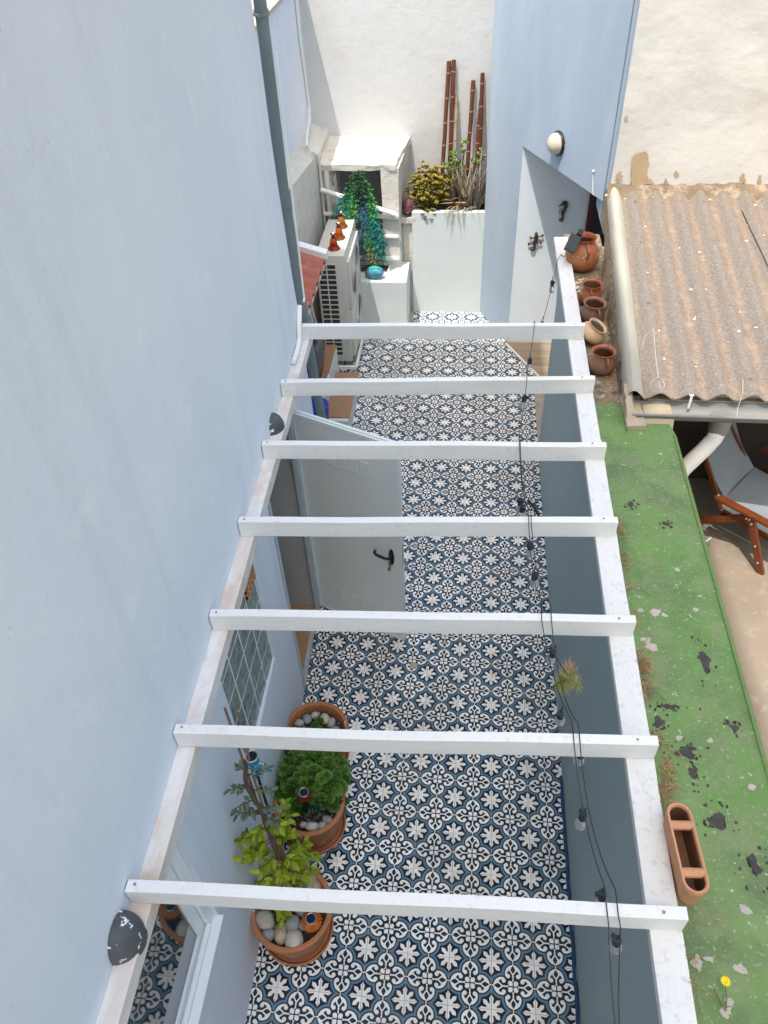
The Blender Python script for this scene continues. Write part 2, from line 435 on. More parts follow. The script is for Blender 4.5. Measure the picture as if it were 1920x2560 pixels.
class MB:
    def __init__(s): s.v = []; s.f = []; s.mi = []; s.xf = None
    def add(s, vs, fs, mi=0):
        o = len(s.v)
        for p in vs:
            p = Vector(p)
            s.v.append(s.xf @ p if s.xf else p)
        for f in fs:
            s.f.append([i+o for i in f]); s.mi.append(mi)
    def hexa(s, b, t, mi=0):                                # four bottom points, four top points (same order, ccw)
        s.add(list(b)+list(t), [(3, 2, 1, 0), (4, 5, 6, 7), (0, 1, 5, 4), (1, 2, 6, 5), (2, 3, 7, 6), (3, 0, 4, 7)], mi)
    def box(s, x0, x1, y0, y1, z0, z1, mi=0):
        s.hexa([(x0, y0, z0), (x1, y0, z0), (x1, y1, z0), (x0, y1, z0)], [(x0, y0, z1), (x1, y0, z1), (x1, y1, z1), (x0, y1, z1)], mi)
    def prism(s, poly, z0, z1, mi=0):
        n = len(poly)
        s.add([(p[0], p[1], z0) for p in poly]+[(p[0], p[1], z1) for p in poly],
              [tuple(range(n-1, -1, -1)), tuple(range(n, 2*n))]+[(i, (i+1) % n, n+(i+1) % n, n+i) for i in range(n)], mi)
    def quad(s, a, b, c, d, mi=0): s.add([a, b, c, d], [(0, 1, 2, 3)], mi)
    def tube(s, pts, r, n=8, mi=0, cap=True):
        pts = [Vector(p) for p in pts]
        rs = r if isinstance(r, (list, tuple)) else [r]*len(pts)
        vs = []; fs = []
        up = None
        for i, p in enumerate(pts):
            d = (pts[min(i+1, len(pts)-1)]-pts[max(i-1, 0)]).normalized()
            if up is None:
                up = d.orthogonal().normalized()
            else:
                up = (up-d*up.dot(d))
                up = up.normalized() if up.length > 1e-6 else d.orthogonal().normalized()
            w = d.cross(up)
            for k in range(n):
                an = 2*math.pi*k/n
                vs.append(p+(up*math.cos(an)+w*math.sin(an))*rs[i])
        for i in range(len(pts)-1):
            for k in range(n):
                fs.append((i*n+k, i*n+(k+1) % n, (i+1)*n+(k+1) % n, (i+1)*n+k))
        if cap:
            fs.append(tuple(range(n-1, -1, -1))); fs.append(tuple(range((len(pts)-1)*n, len(pts)*n)))
        s.add(vs, fs, mi)
    def lathe(s, prof, c=(0, 0, 0), n=28, mi=0, rot=None, wob=None, cap=True):
        c = Vector(c); vs = []; fs = []
        for j, (r, z) in enumerate(prof):
            for k in range(n):
                an = 2*math.pi*k/n
                rr = r if not wob else r*(1+wob(an, j/(len(prof)-1)))
                q = Vector((rr*math.cos(an), rr*math.sin(an), z))
                vs.append(c+(rot @ q if rot else q))
        for j in range(len(prof)-1):
            for k in range(n):
                fs.append((j*n+k, j*n+(k+1) % n, (j+1)*n+(k+1) % n, (j+1)*n+k))
        if cap and prof[0][0] > 1e-4: fs.append(tuple(range(n-1, -1, -1)))
        if cap and prof[-1][0] > 1e-4: fs.append(tuple(range((len(prof)-1)*n, len(prof)*n)))
        s.add(vs, fs, mi)
    def ell(s, c, rad, n=14, m=8, rot=None, lump=0.0, seed=0, mi=0):
        c = Vector(c); vs = []; fs = []
        for j in range(m+1):
            th = math.pi*j/m
            for k in range(n):
                an = 2*math.pi*k/n
                q = Vector((math.sin(th)*math.cos(an), math.sin(th)*math.sin(an), math.cos(th)))
                f = 1+lump*mnoise.noise(q*1.7+Vector((seed*3.1, seed*1.7, seed)))
                q = Vector((q.x*rad[0], q.y*rad[1], q.z*rad[2]))*f
                vs.append(c+(rot @ q if rot else q))
        for j in range(m):
            for k in range(n):
                fs.append((j*n+k, (j+1)*n+k, (j+1)*n+(k+1) % n, j*n+(k+1) % n))
        s.add(vs, fs, mi)
    def grid(s, fn, nu, nv, mi=0):
        s.add([fn(i/nu, j/nv) for j in range(nv+1) for i in range(nu+1)],
              [(j*(nu+1)+i, j*(nu+1)+i+1, (j+1)*(nu+1)+i+1, (j+1)*(nu+1)+i) for j in range(nv) for i in range(nu)], mi)
    def build(s, name, mats, parent=None, smooth=False, bevel=0.0, sub=0, lump=0.0, lscale=1.0, seed=0, org=None, weld=False):
        me = bpy.data.meshes.new(name)
        if org is None:
            if parent is not None:
                org = ORG[parent]
            else:
                org = Vector((sum(p.x for p in s.v)/len(s.v), sum(p.y for p in s.v)/len(s.v), min(p.z for p in s.v)))
        org = Vector(org)
        bm = bmesh.new()
        bv = [bm.verts.new((p-org)*S) for p in s.v]
        for f, mi in zip(s.f, s.mi):
            try:
                bf = bm.faces.new([bv[i] for i in f]); bf.material_index = mi
            except ValueError:
                pass
        if weld or bevel or sub:
            bmesh.ops.remove_doubles(bm, verts=bm.verts, dist=1e-5)
        bmesh.ops.recalc_face_normals(bm, faces=bm.faces)
        if bevel:
            es = [e for e in bm.edges if len(e.link_faces) == 2 and e.calc_face_angle(0) > .5]
            bmesh.ops.bevel(bm, geom=es, offset=bevel*S, segments=2, profile=.6, affect='EDGES', clamp_overlap=True)
        if sub:
            bmesh.ops.subdivide_edges(bm, edges=bm.edges[:], cuts=sub, use_grid_fill=True)
        if lump:
            o2 = Vector((seed*1.31, seed*2.7, seed*.77))
            bm.normal_update()
            for v in bm.verts:
                w = v.co/S+org
                v.co += Vector(mnoise.noise_vector(w*lscale+o2))*lump*S + Vector(mnoise.noise_vector(w*lscale*2.7+o2))*lump*.4*S
        bm.to_mesh(me); bm.free()
        if not isinstance(mats, (list, tuple)): mats = [mats]
        for m_ in mats: me.materials.append(m_)
        if smooth:
            me.shade_smooth()
            me.set_sharp_from_angle(angle=math.radians(38))
        ob = bpy.data.objects.new(name, me)
        COL.objects.link(ob)
        ORG[ob] = org
        if parent is not None:
            ob.parent = parent
            ob.location = (org-ORG[parent])*S
        else:
            ob.location = org*S
        return ob

def tag(o, label=None, cat=None, group=None, kind=None):
    if label: o['label'] = label
    if cat: o['category'] = cat
    if group: o['group'] = group
    if kind: o['kind'] = kind
    return o

def thing(name, label, cat, loc, group=None):
    o = bpy.data.objects.new(name, None)
    o.empty_display_size = .1
    COL.objects.link(o)
    ORG[o] = Vector(loc); o.location = Vector(loc)*S
    return tag(o, label, cat, group)

def piece(me, name, parent, loc, rot=None, scale=1.0):          # a part that shares mesh data with its look-alikes
    o = bpy.data.objects.new(name, me)
    COL.objects.link(o)
    ORG[o] = Vector(loc)
    o.parent = parent
    o.location = (Vector(loc)-ORG[parent])*S
    if rot is not None: o.rotation_euler = rot
    if scale != 1.0: o.scale = (scale,)*3 if isinstance(scale, (int, float)) else scale
    return o

def mesh_only(mb, name, mats, smooth=False, bevel=0):
    o = mb.build(name, mats, None, smooth=smooth, bevel=bevel, org=(0, 0, 0))
    me = o.data
    bpy.data.objects.remove(o); ORG.pop(o, None)
    return me

def clip(poly, a, b):                                           # keep the part of poly to the left of a->b
    out = []
    def side(p): return (b[0]-a[0])*(p[1]-a[1])-(b[1]-a[1])*(p[0]-a[0])
    for i in range(len(poly)):
        p, q = poly[i], poly[(i+1) % len(poly)]
        sp, sq_ = side(p), side(q)
        if sp >= 0: out.append(p)
        if (sp > 0 > sq_) or (sp < 0 < sq_):
            t = sp/(sp-sq_); out.append((p[0]+(q[0]-p[0])*t, p[1]+(q[1]-p[1])*t))
    return out

def wx(y): return -0.60-0.02*y                                   # face of the house wall

# ------------------------------------------------------------------ ground and tiled floor
b = MB(); b.box(-90, 110, -90, 110, -1.2, -.45)
tag(b.build('ground', M['terrace']), kind='structure')

b = MB(); b.box(-4.0, 9.2, -6, 34.6, -.4, -.018)
floor = tag(b.build('courtyard_floor', M['grout'], org=(0, 0, 0)), kind='structure')

DA, DJ, DB = (4.42, 31.60), (5.80, 28.63), (8.43, 23.02)         # skewed wall: far corner, doorway jamb, near corner
TRIM0, TRIM1 = (5.74, 28.45), (7.36, 25.36)
g_ = .006
full = [(-.5+g_, -.5+g_), (.5-g_, -.5+g_), (.5-g_, .5-g_), (-.5+g_, .5-g_)]
def tile_mesh(poly):
    t = MB(); t.prism(poly, -.06, 0.0)
    return mesh_only(t, 'cement_tile', M['tile'])
full_me = tile_mesh(full)
cache = {}
for j in range(-2, 32):
    for i in range(-4, 8):
        cx, cy = i+.5, j+.5
        if i < -1 and j < 14: continue
        if i < -2 and j < 18: continue
        if i == 7: continue
        poly = [(x+cx, y+cy) for x, y in full]
        if j < 15:
            poly = clip(poly, (wx(-3)+.0, -3), (wx(15), 15)) if False else clip(poly, (wx(15), 15), (wx(-3), -3))
        poly = clip(poly, (6.99, -5), (6.93, 32)) if poly else poly
        if j >= 25 and poly:
            if j < 28: poly = clip(poly, (7.36, 25.36), (5.74, 28.45))
            if poly: poly = clip(poly, DJ, DA)
        if j >= 28 and poly and i < 1 and cx < .8 and cy > 29.4: continue
        if i < -1 and cy > 29.6: continue
        if cy > 31.6 or not poly or len(poly) < 3: continue
        loc = [(x-cx, y-cy) for x, y in poly]
        ar = abs(sum(loc[k][0]*loc[(k+1) % len(loc)][1]-loc[(k+1) % len(loc)][0]*loc[k][1] for k in range(len(loc))))/2
        if ar < .01: continue
        me = full_me if ar > .965 else tile_mesh(loc)
        o = piece(me, 'tile', floor, (cx, cy, rnd(-.004, .004)), (rnd(-.0012, .0012), rnd(-.0012, .0012), 0))

# the timber strip floor of the porch, with its cream edge trim
porch = MB(); porch.prism([(5.7, 28.65), (7.36, 25.3), (7.36, 20.3), (9.6, 20.3), (9.6, 28.65)], -.3, -.005)
porch = tag(porch.build('porch_floor', M['grout']), kind='structure')
y = 20.4
while y < 28.6:
    y1 = min(y+.62, 28.65)
    pl = clip(clip([(5.5, y+.01), (9.5, y+.01), (9.5, y1-.01), (5.5, y1-.01)], TRIM0, TRIM1), (7.15, 20), (7.15, 25.6)) if False else clip([(5.5, y+.01), (9.5, y+.01), (9.5, y1-.01), (5.5, y1-.01)], TRIM0, TRIM1)
    if pl and len(pl) > 2:
        q = MB(); q.prism(pl, -.01, .03); q.build('plank', M['plank_wood'], porch)
    y = y1
b = MB()
tv = (Vector((*TRIM1, 0))-Vector((*TRIM0, 0))).normalized(); tn = Vector((-tv.y, tv.x, 0))*.05
b.hexa([Vector((*TRIM0, -.01))-tn, Vector((*TRIM1, -.01))-tn, Vector((*TRIM1, -.01))+tn, Vector((*TRIM0, -.01))+tn],
       [Vector((*TRIM0, .06))-tn, Vector((*TRIM1, .06))-tn, Vector((*TRIM1, .06))+tn, Vector((*TRIM0, .06))+tn])
b.build('edge_trim', M['trim'], porch)

b = MB(); b.box(8.80, 40, -8, 16.5, 1.0, 4.0)
tag(b.build('terrace', M['terrace']), kind='structure')

# ------------------------------------------------------------------ the house on the left
house = thing('house', 'tall pale blue plastered house along the left of the tiled courtyard', 'house', (-2, 4, 0))
b = MB()
DOOR = (8.05, 11.45, 0, 8.3); WIN = (3.15, 6.25, 4.32, 8.22); SLI = (-4.2, .08, 4.32, 8.05)
ys = [-40, -4.2, .08, 3.15, 6.25, 8.05, 11.45, 12.6]
zs = [-.4, 0, 4.32, 8.05, 8.22, 8.3, 14, 22, 46]
def inside(y0, y1, z0, z1, o): return y0 >= o[0]-1e-6 and y1 <= o[1]+1e-6 and z0 >= o[2]-1e-6 and z1 <= o[3]+1e-6
for y0, y1 in zip(ys, ys[1:]):
    for z0, z1 in zip(zs, zs[1:]):
        if any(inside(y0, y1, z0, z1, o) for o in (DOOR, WIN, SLI)): continue
        b.quad((wx(y0), y0, z0), (wx(y1), y1, z0), (wx(y1), y1, z1), (wx(y0), y0, z1))
def reveal(o, dep, mi=0):
    y0, y1, z0, z1 = o
    P = [(y0, z0), (y1, z0), (y1, z1), (y0, z1)]
    for k in range(4):
        (ya, za), (yb, zb) = P[k], P[(k+1) % 4]
        b.quad((wx(ya), ya, za), (wx(yb), yb, zb), (wx(yb)-dep, yb, zb), (wx(ya)-dep, ya, za), mi)
reveal(SLI, .55); reveal(WIN, .12)
CORNER = [(14.3, -.4), (14.3, 6.5), (14.15, 8.3), (14.1, 9.2), (14.0, 10.0), (13.85, 11.0), (13.75, 12.0), (13.6, 13.3), (13.5, 15.2), (13.4, 17.3), (13.4, 46)]
for (ya, za), (yb, zb) in zip(CORNER, CORNER[1:]):
    b.quad((wx(12.6), 12.6, za), (wx(ya), ya, za), (wx(yb), yb, zb), (wx(12.6), 12.6, zb))
    b.quad((wx(ya), ya, za), (-14, ya, za), (-14, yb, zb), (wx(yb), yb, zb))
e = 13.4
b.quad((-14, e, -.4), (-14, -40, -.4), (-14, -40, 46), (-14, e, 46))
b.quad((-14, -40, -.4), (wx(-40), -40, -.4), (wx(-40), -40, 46), (-14, -40, 46))
b.quad((wx(e), e, 46), (-14, e, 46), (-14, -40, 46), (wx(-40), -40, 46))
b.hexa([(-14, -40, 46), (wx(-40), -40, 46), (wx(4), 4, 46), (-14, 4, 46)], [(-14, -40, 57.5), (wx(-40), -40, 57.5), (wx(4), 4, 57.5), (-14, 4, 57.5)])  # unseen upper blocks of the house, stepped to set where its shade falls
b.hexa([(-14, -40, 57.5), (wx(-40), -40, 57.5), (wx(-8.6), -8.6, 57.5), (-14, -8.6, 57.5)], [(-14, -40, 67), (wx(-40), -40, 67), (wx(-8.6), -8.6, 67), (-14, -8.6, 67)])
b.build('wall', M['wall_left'], house)

# doorway: reveals, dark-painted sheet for the unlit lobby, frame, floor
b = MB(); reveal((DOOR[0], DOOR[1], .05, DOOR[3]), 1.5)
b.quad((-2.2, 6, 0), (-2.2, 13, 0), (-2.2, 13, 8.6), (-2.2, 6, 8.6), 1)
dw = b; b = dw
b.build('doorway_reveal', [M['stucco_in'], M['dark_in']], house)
b = MB(); b.box(-2.2, wx(9.7)-.02, DOOR[0]+.003, DOOR[1]-.003, -.2, .06); b.build('threshold', M['terra_floor'], house)
b = MB()
for yy in (DOOR[0]+.02, DOOR[1]-.2):
    b.hexa([(wx(yy)-.10, yy, .06), (wx(yy)+.02, yy, .06), (wx(yy)+.02, yy+.18, .06), (wx(yy)-.10, yy+.18, .06)],
           [(wx(yy)-.10, yy, 8.28), (wx(yy)+.02, yy, 8.28), (wx(yy)+.02, yy+.18, 8.28), (wx(yy)-.10, yy+.18, 8.28)])
b.hexa([(wx(8)-.10, 8.26, 8.1), (wx(8)+.02, 8.26, 8.1), (wx(11.2)+.02, 11.24, 8.1), (wx(11.2)-.10, 11.24, 8.1)],
       [(wx(8)-.10, 8.26, 8.28), (wx(8)+.02, 8.26, 8.28), (wx(11.2)+.02, 11.24, 8.28), (wx(11.2)-.10, 11.24, 8.28)])
b.hexa([(wx(8)-.14, 8.26, .06), (wx(8)-.04, 8.26, .06), (wx(11.2)-.04, 11.24, .06), (wx(11.2)-.14, 11.24, .06)],
       [(wx(8)-.14, 8.26, .12), (wx(8)-.04, 8.26, .12), (wx(11.2)-.04, 11.24, .12), (wx(11.2)-.14, 11.24, .12)])
b.build('door_frame', M['frame_grey'], house)

# open door leaf: local frame t along the leaf, n towards the camera, z up
hinge = Vector((-.80, 11.47, 0)); leaf_d = (Vector((2.18, 10.11, 0))-Vector((-.91, 11.47, 0))).normalized()
leaf_n = Vector((leaf_d.y, -leaf_d.x, 0))
LX = Matrix(((leaf_d.x, leaf_n.x, 0, hinge.x), (leaf_d.y, leaf_n.y, 0, hinge.y), (0, 0, 1, 0), (0, 0, 0, 1)))
W = 3.27
b = MB(); b.xf = LX; b.box(0, W, -.16, -.01, .06, 8.2)
door = b.build('door', M['door'], house, bevel=.012)
b = MB(); b.xf = LX
for x0, x1, z0, z1 in ((0, .07, .06, 8.2), (W-.10, W, .06, 8.2), (.07, W-.10, 8.1, 8.2), (.07, W-.10, .06, .13)):
    b.box(x0, x1, -.009, .012, z0, z1)
b.box(.02, W-.02, -.13, -.05, 8.2, 8.24)
b.build('door_edge', M['door_edge'], door)
for zc in (7.05, 1.15):
    b = MB(); b.xf = LX; q = MB(); q.xf = LX
    for c in range(4):
        for r_ in range(6):
            x0 = .95+c*.38; z0 = zc-.26+r_*.09
            b.hexa([(x0, -.005, z0), (x0+.28, -.005, z0), (x0+.28, .014, z0), (x0, .014, z0)],
                   [(x0, -.005, z0+.05), (x0+.28, -.005, z0+.05), (x0+.28, .002, z0+.05), (x0, .002, z0+.05)])
            q.box(x0, x0+.28, -.008, .001, z0-.028, z0-.004)
    v_ = b.build('vent', M['door'], door); q.build('vent_gap', M['vent_slot'], v_)
b = MB(); b.xf = LX
pp = []
for k in range(16):
    an = 2*math.pi*k/16
    pp.append((.085*math.cos(an), .34*math.sin(an)*(1 if abs(math.sin(an)) < .9 else .97)))
b.add([(2.94+p[0], 0, 3.93+p[1]) for p in pp]+[(2.94+p[0], .03, 3.93+p[1]) for p in pp],
      [tuple(range(16)), tuple(range(31, 15, -1))]+[(i, (i+1) % 16, 16+(i+1) % 16, 16+i) for i in range(16)])
b.tube([(2.94, .0, 4.03), (2.94, .2, 4.03), (2.86, .23, 4.03), (2.55, .23, 4.05), (2.48, .2, 4.08), (2.46, .12, 4.10)], .045, 8)
b.build('handle', M['black'], door, smooth=True)
b = MB(); b.xf = LX
b.box(2.90, 2.94, .03, .14, 3.72, 3.80); b.tube([(2.92, .1, 3.75), (2.93, .12, 3.6), (2.90, .12, 3.46)], [.02, .03, .05], 6)
b.build('key', M['brass'], door)
b = MB(); b.xf = LX; b.box(W-.002, W+.006, -.12, -.05, 3.6, 4.55); b.build('lock_plate', M['steel'], door)
b = MB(); b.xf = LX
for z in (.9, 4.2, 7.4):
    b = MB(); b.xf = LX; b.tube([(-.02, .0, z-.16), (-.02, .0, z+.16)], .05, 8); b.build('hinge', M['steel'], door, smooth=True)

# window of square rippled glass tiles; the far top one is a terracotta vent
fr = MB()
y0, y1, z0, z1 = WIN
fr.box(wx(4.7)-.14, wx(4.7)-.085, y0-.02, y1+.02, z0-.02, z1+.02)
win = fr.build('window', M['lead'], house)
pw, ph = (y1-y0)/4, (z1-z0)/5
for k in range(4):
    for l in range(5):
        ya, yb, za, zb = y0+k*pw+.022, y0+(k+1)*pw-.022, z0+l*ph+.022, z0+(l+1)*ph-.022
        xx = wx(4.7)-.09
        q = MB()
        if k == 3 and l == 4:
            q.box(xx, xx+.012, ya, yb, za, zb, 1)
            for m_ in range(5): q.box(xx+.01, xx+.06, ya+(yb-ya)*m_/4-.03+.03*(m_ == 0)*2-.03*(m_ == 4), ya+(yb-ya)*m_/4+.03, za, zb)
            for m_ in range(5): q.box(xx+.01, xx+.055, ya, yb, za+(zb-za)*m_/4-.03, za+(zb-za)*m_/4+.03)
            q.build('vent_tile', [M['terra_light'], M['terracotta_in']], win)
        else:
            q.hexa([(xx, ya, za), (xx, yb, za), (xx, yb, zb), (xx, ya, zb)], [(xx+.012, ya+.015, za+.015), (xx+.012, yb-.015, za+.015), (xx+.012, yb-.015, zb-.015), (xx+.012, ya+.015, zb-.015)])
            q.build('pane', M['pane'], win)

# sliding window in the lower left corner
gx = wx(-2)-.5
b = MB()
b.box(gx-.02, gx+.36, -.14, .075, 4.33, 8.04); b.box(gx-.02, gx+.36, -4.19, -.14, 7.9, 8.04); b.box(gx-.02, gx+.36, -4.19, -.14, 4.33, 4.43)
b.box(gx+.31, gx+.40, -4.19, -.14, 4.43, 4.52); b.box(gx+.06, gx+.14, -4.19, -.14, 4.43, 4.5)
sw = b.build('sliding_window', M['alu'], house, bevel=.01)
b = MB()
x0 = gx+.17
b.box(x0, x0+.1, -.42, -.16, 4.45, 7.88); b.box(x0, x0+.1, -4.1, -.42, 4.45, 4.66); b.box(x0, x0+.1, -4.1, -.42, 7.68, 7.88)
b.build('sash', M['alu'], sw, bevel=.012)
b = MB(); b.box(x0+.03, x0+.06, -4.1, -.42, 4.66, 7.68); b.build('pane', M['glass_dark'], sw)
b = MB(); b.box(gx-.02, gx+.0, -4.19, -.14, 4.43, 7.9); b.build('dark_backing', M['dark_in'], sw)  # dark board painted in place of the unlit room behind
b = MB(); b.hexa([(wx(0)-.2, -4.2, 4.26), (wx(0)+.09, -4.2, 4.26), (wx(0)+.09, .1, 4.26), (wx(0)-.2, .1, 4.26)],
                 [(wx(0)-.2, -4.2, 4.335), (wx(0)+.09, -4.2, 4.32), (wx(0)+.09, .1, 4.32), (wx(0)-.2, .1, 4.335)])
b.build('sill', M['alu'], sw)

# ------------------------------------------------------------------ neighbouring walls at the far end
b = MB()
b.hexa([(-4.1, 14.7, 8), (-4.1, 34.5, 8), (-9, 34.5, 8), (-9, 14.7, 8)], [(-4.1, 14.7, 14.2), (-4.1, 34.5, 14.2), (-9, 34.5, 14.2), (-9, 14.7, 14.2)])
annex = b.build('annexe', M['wall_left']); tag(annex, 'pale annexe wall behind the drainpipe at the top left, under an old tan roof', 'building')
b = MB(); b.hexa([(-3.9, 14.7, 14.2), (-3.9, 34.5, 14.2), (-9, 34.5, 16), (-9, 14.7, 16)], [(-3.9, 14.7, 14.35), (-3.9, 34.5, 14.35), (-9, 34.5, 16.2), (-9, 14.7, 16.2)])
b.build('roof', M['tan_roof'], annex)
b = MB()
ny = 24
def lw_top(y): return 9.05-.137*(y-24.9)
for k in range(ny):
    ya, yb = 14.7+(34.5-14.7)*k/ny, 14.7+(34.5-14.7)*(k+1)/ny
    za, zb = lw_top(min(ya, 31.5)), lw_top(min(yb, 31.5))
    b.quad((-3.3, ya, -.4), (-3.3, yb, -.4), (-3.3, yb, zb-.12), (-3.3, ya, za-.12))
    b.quad((-3.3, ya, za-.12), (-3.3, yb, zb-.12), (-3.42, yb, zb), (-3.42, ya, za))
    b.quad((-3.42, ya, za), (-3.42, yb, zb), (-4.2, yb, zb+.35), (-4.2, ya, za+.35))
lw = b.build('low_wall', M['lump_white'], weld=True, lump=.05, lscale=.9, smooth=True)
tag(lw, 'low whitewashed wall with a rounded sloping top behind the air conditioner', 'wall')
b = MB(); b.quad((-9, 34.5, -.4), (14, 34.5, -.4), (14, 34.5, 16.2), (-9, 34.5, 16.2)); b.quad((-9, 34.9, -.4), (14, 34.9, -.4), (14, 34.9, 16.2), (-9, 34.9, 16.2))
b.quad((-9, 34.5, 16.2), (14, 34.5, 16.2), (14, 34.9, 16.2), (-9, 34.9, 16.2))
tag(b.build('back_wall', M['wall_white']), 'tall stained white wall at the far end behind the bamboo poles', 'wall')

# skewed sky-blue wall with the porch opening
b = MB()
def dpt(p, z, off=0.0):
    u = Vector((DB[0]-DA[0], DB[1]-DA[1], 0)).normalized(); n = Vector((-u.y, u.x, 0))
    return Vector((p[0], p[1], z))+n*off
for pa, pb, z0, z1 in ((DA, DJ, -.4, 16.2), (DJ, DB, 9.22, 16.2)):
    b.quad(dpt(pa, z0), dpt(pb, z0), dpt(pb, z1), dpt(pa, z1))
b.quad(dpt(DJ, 9.22), dpt(DB, 9.22), dpt(DB, 9.22, .7), dpt(DJ, 9.22, .7))
b.quad(dpt(DA, -.4), dpt(DA, 16.2), Vector((4.45, 34.5, 16.2)), Vector((4.45, 34.5, -.4)))
b.quad(dpt(DA, 16.2), dpt(DB, 16.2), dpt(DB, 16.2, .7), dpt(DA, 16.2, .7))
b.quad(dpt(DA, 9.22, .7), dpt(DB, 9.22, .7), dpt(DB, 16.2, .7), dpt(DA, 16.2, .7))
skew = b.build('skewed_wall', M['wall_diag']); tag(skew, 'tall sky blue wall standing askew over the porch opening', 'wall')
b = MB(); b.quad((DJ[0], 28.65, 0), (8.78, 28.65, 0), (8.78, 28.65, 9.3), (DJ[0], 28.65, 9.3))
b.quad((DJ[0], 28.9, 0), (8.78, 28.9, 0), (8.78, 28.9, 9.3), (DJ[0], 28.9, 9.3))
b.quad((9.8, 20, 0), (9.8, 29, 0), (9.8, 29, 9.3), (9.8, 20, 9.3))
b.quad((DJ[0]+.02, 28.66, 9.28), (8.5, 22.9, 9.28), (12, 22.9, 9.28), (12, 28.9, 9.28))
porchw = b.build('porch_wall', M['wall_gecko']); tag(porchw, 'pale porch wall carrying the metal gecko and seahorse', 'wall')
b = MB(); b.box(8.78, 8.98, 28.5, 28.75, 0, 9.28); b.box(9.7, 9.82, 28.5, 28.75, 0, 9.28)
pd = b.build('porch_door', mat('dark_red_frame', (.06, .012, .012), None, 1, .4)); tag(pd, 'dark red framed black doorway at the back of the porch', 'door')
b = MB(); b.box(8.98, 9.7, 28.58, 28.72, 0, 9.28); b.build('dark_opening', M['black'], pd)  # black sheet painted for the dark inside the opening

# big rough white wall of the neighbour, right
b = MB()
XL = 8.44
b.grid(lambda u, v: (XL+u*9.6, 22.0-.045*mnoise.noise(Vector((u*7, v*5.5, 1)))-(.022 if v > .42 else .012)*max(0, .25-abs(mnoise.noise(Vector((u*11+v*5, v*8-u*4, 5)))))-(.010 if v > .42 else .0)*mnoise.noise(Vector((u*16, v*12, 2))), 8.5+v*8.2), 110, 150)
nb = b.build('neighbour_wall', M['wall_rough'], smooth=True)
tag(nb, 'rough white neighbouring wall rising behind the corrugated roof', 'wall')
b = MB(); b.quad((XL+.01, 22.0, 8.5), (XL+.01, 24.5, 8.5), (XL+.01, 24.5, 16.7), (XL+.01, 22.0, 16.7)); b.build('return_wall', M['wall_diag'], nb)
b = MB(); b.quad((XL, 22.6, 8.5), (18, 22.6, 8.5), (18, 22.6, 16.7), (XL, 22.6, 16.7)); b.quad((XL, 22, 16.7), (18, 22, 16.7), (18, 22.6, 16.7), (XL, 22.6, 16.7)); b.build('wall_back', M['wall_rough'], nb)
def ragged(pts, mtl, name, parent, plane='z', h=9.0, th=.012, sub=5, amp=.07, seed=1, push=0):
    P = []
    for i in range(len(pts)):
        p, q = Vector((*pts[i], 0)), Vector((*pts[(i+1) % len(pts)], 0))
        for k in range(sub):
            w = p.lerp(q, k/sub); nv = mnoise.noise_vector(w*40)*.35+mnoise.noise_vector(w*5+Vector((seed, 0, seed)))+mnoise.noise_vector(w*17+Vector((seed, 3, seed)))*.7
            P.append((w.x+nv.x*amp, w.y+nv.y*amp))
    q = MB(); n = len(P)
    if plane == 'z':
        vs = [(p[0], p[1], h) for p in P]+[(p[0], p[1], h+th) for p in P]
    else:
        vs = [(p[0], h, p[1]) for p in P]+[(p[0], h-th, p[1]) for p in P]
    q.add(vs, [tuple(range(n)), tuple(range(n, 2*n))]+[(i, (i+1) % n, n+(i+1) % n, n+i) for i in range(n)])
    return q.build(name, mtl, parent)
ragged([(8.97, 11.10), (9.12, 11.24), (9.45, 11.26), (9.55, 10.92), (9.50, 10.65), (9.66, 10.40), (9.86, 10.24), (9.12, 10.20), (9.02, 10.80)],
       M['brownpatch'], 'bare_patch', nb, 'y', 21.955, .012, 8, .06, 3)
for i, (px, pz, w_) in enumerate(((10.5, 10.55, .09), (12.65, 10.38, .13), (13.2, 10.36, .1), (8.66, 10.5, .13), (10.2, 10.3, .08), (8.6, 12.3, .08))):
    ragged([(px-w_*.5, pz+w_), (px+w_*.3, pz+w_*1.3), (px+w_*.4, pz+.1*w_), (px+w_, pz-w_*.2), (px, pz-w_*1.3), (px-w_*.7, pz-w_*.4)], M['brownpatch'], 'bare_patch', nb, 'y', 21.955, .012, 5, .05, 5+i)

# planter across the end of the courtyard
b = MB()
b.box(.95, 4.44, 31.55, 31.85, -.4, 5.26); b.box(.95, 1.2, 31.85, 34.5, -.4, 5.2)
pln = b.build('planter', M['planter_wall'], bevel=.03); tag(pln, 'whitewashed masonry planter across the far end below the bamboo poles', 'planter')
b = MB(); b.grid(lambda u, v: (1.2+u*3.25, 31.85+v*2.64, 5.08+.12*mnoise.noise(Vector((u*9, v*7, 0)))), 14, 12); b.build('soil', M['soil'], pln, smooth=True)
b = MB(); b.box(.44, 1.12, 31.55, 32.5, 4.72, 4.98); b.build('ledge', M['lump_white'], pln, sub=3, lump=.04, lscale=3, smooth=True)
b = MB(); b.box(.50, 1.0, 31.75, 32.4, -.3, 4.75); b.build('side_wall', M['lump_white'], pln, sub=6, lump=.06, lscale=2.2, smooth=True)

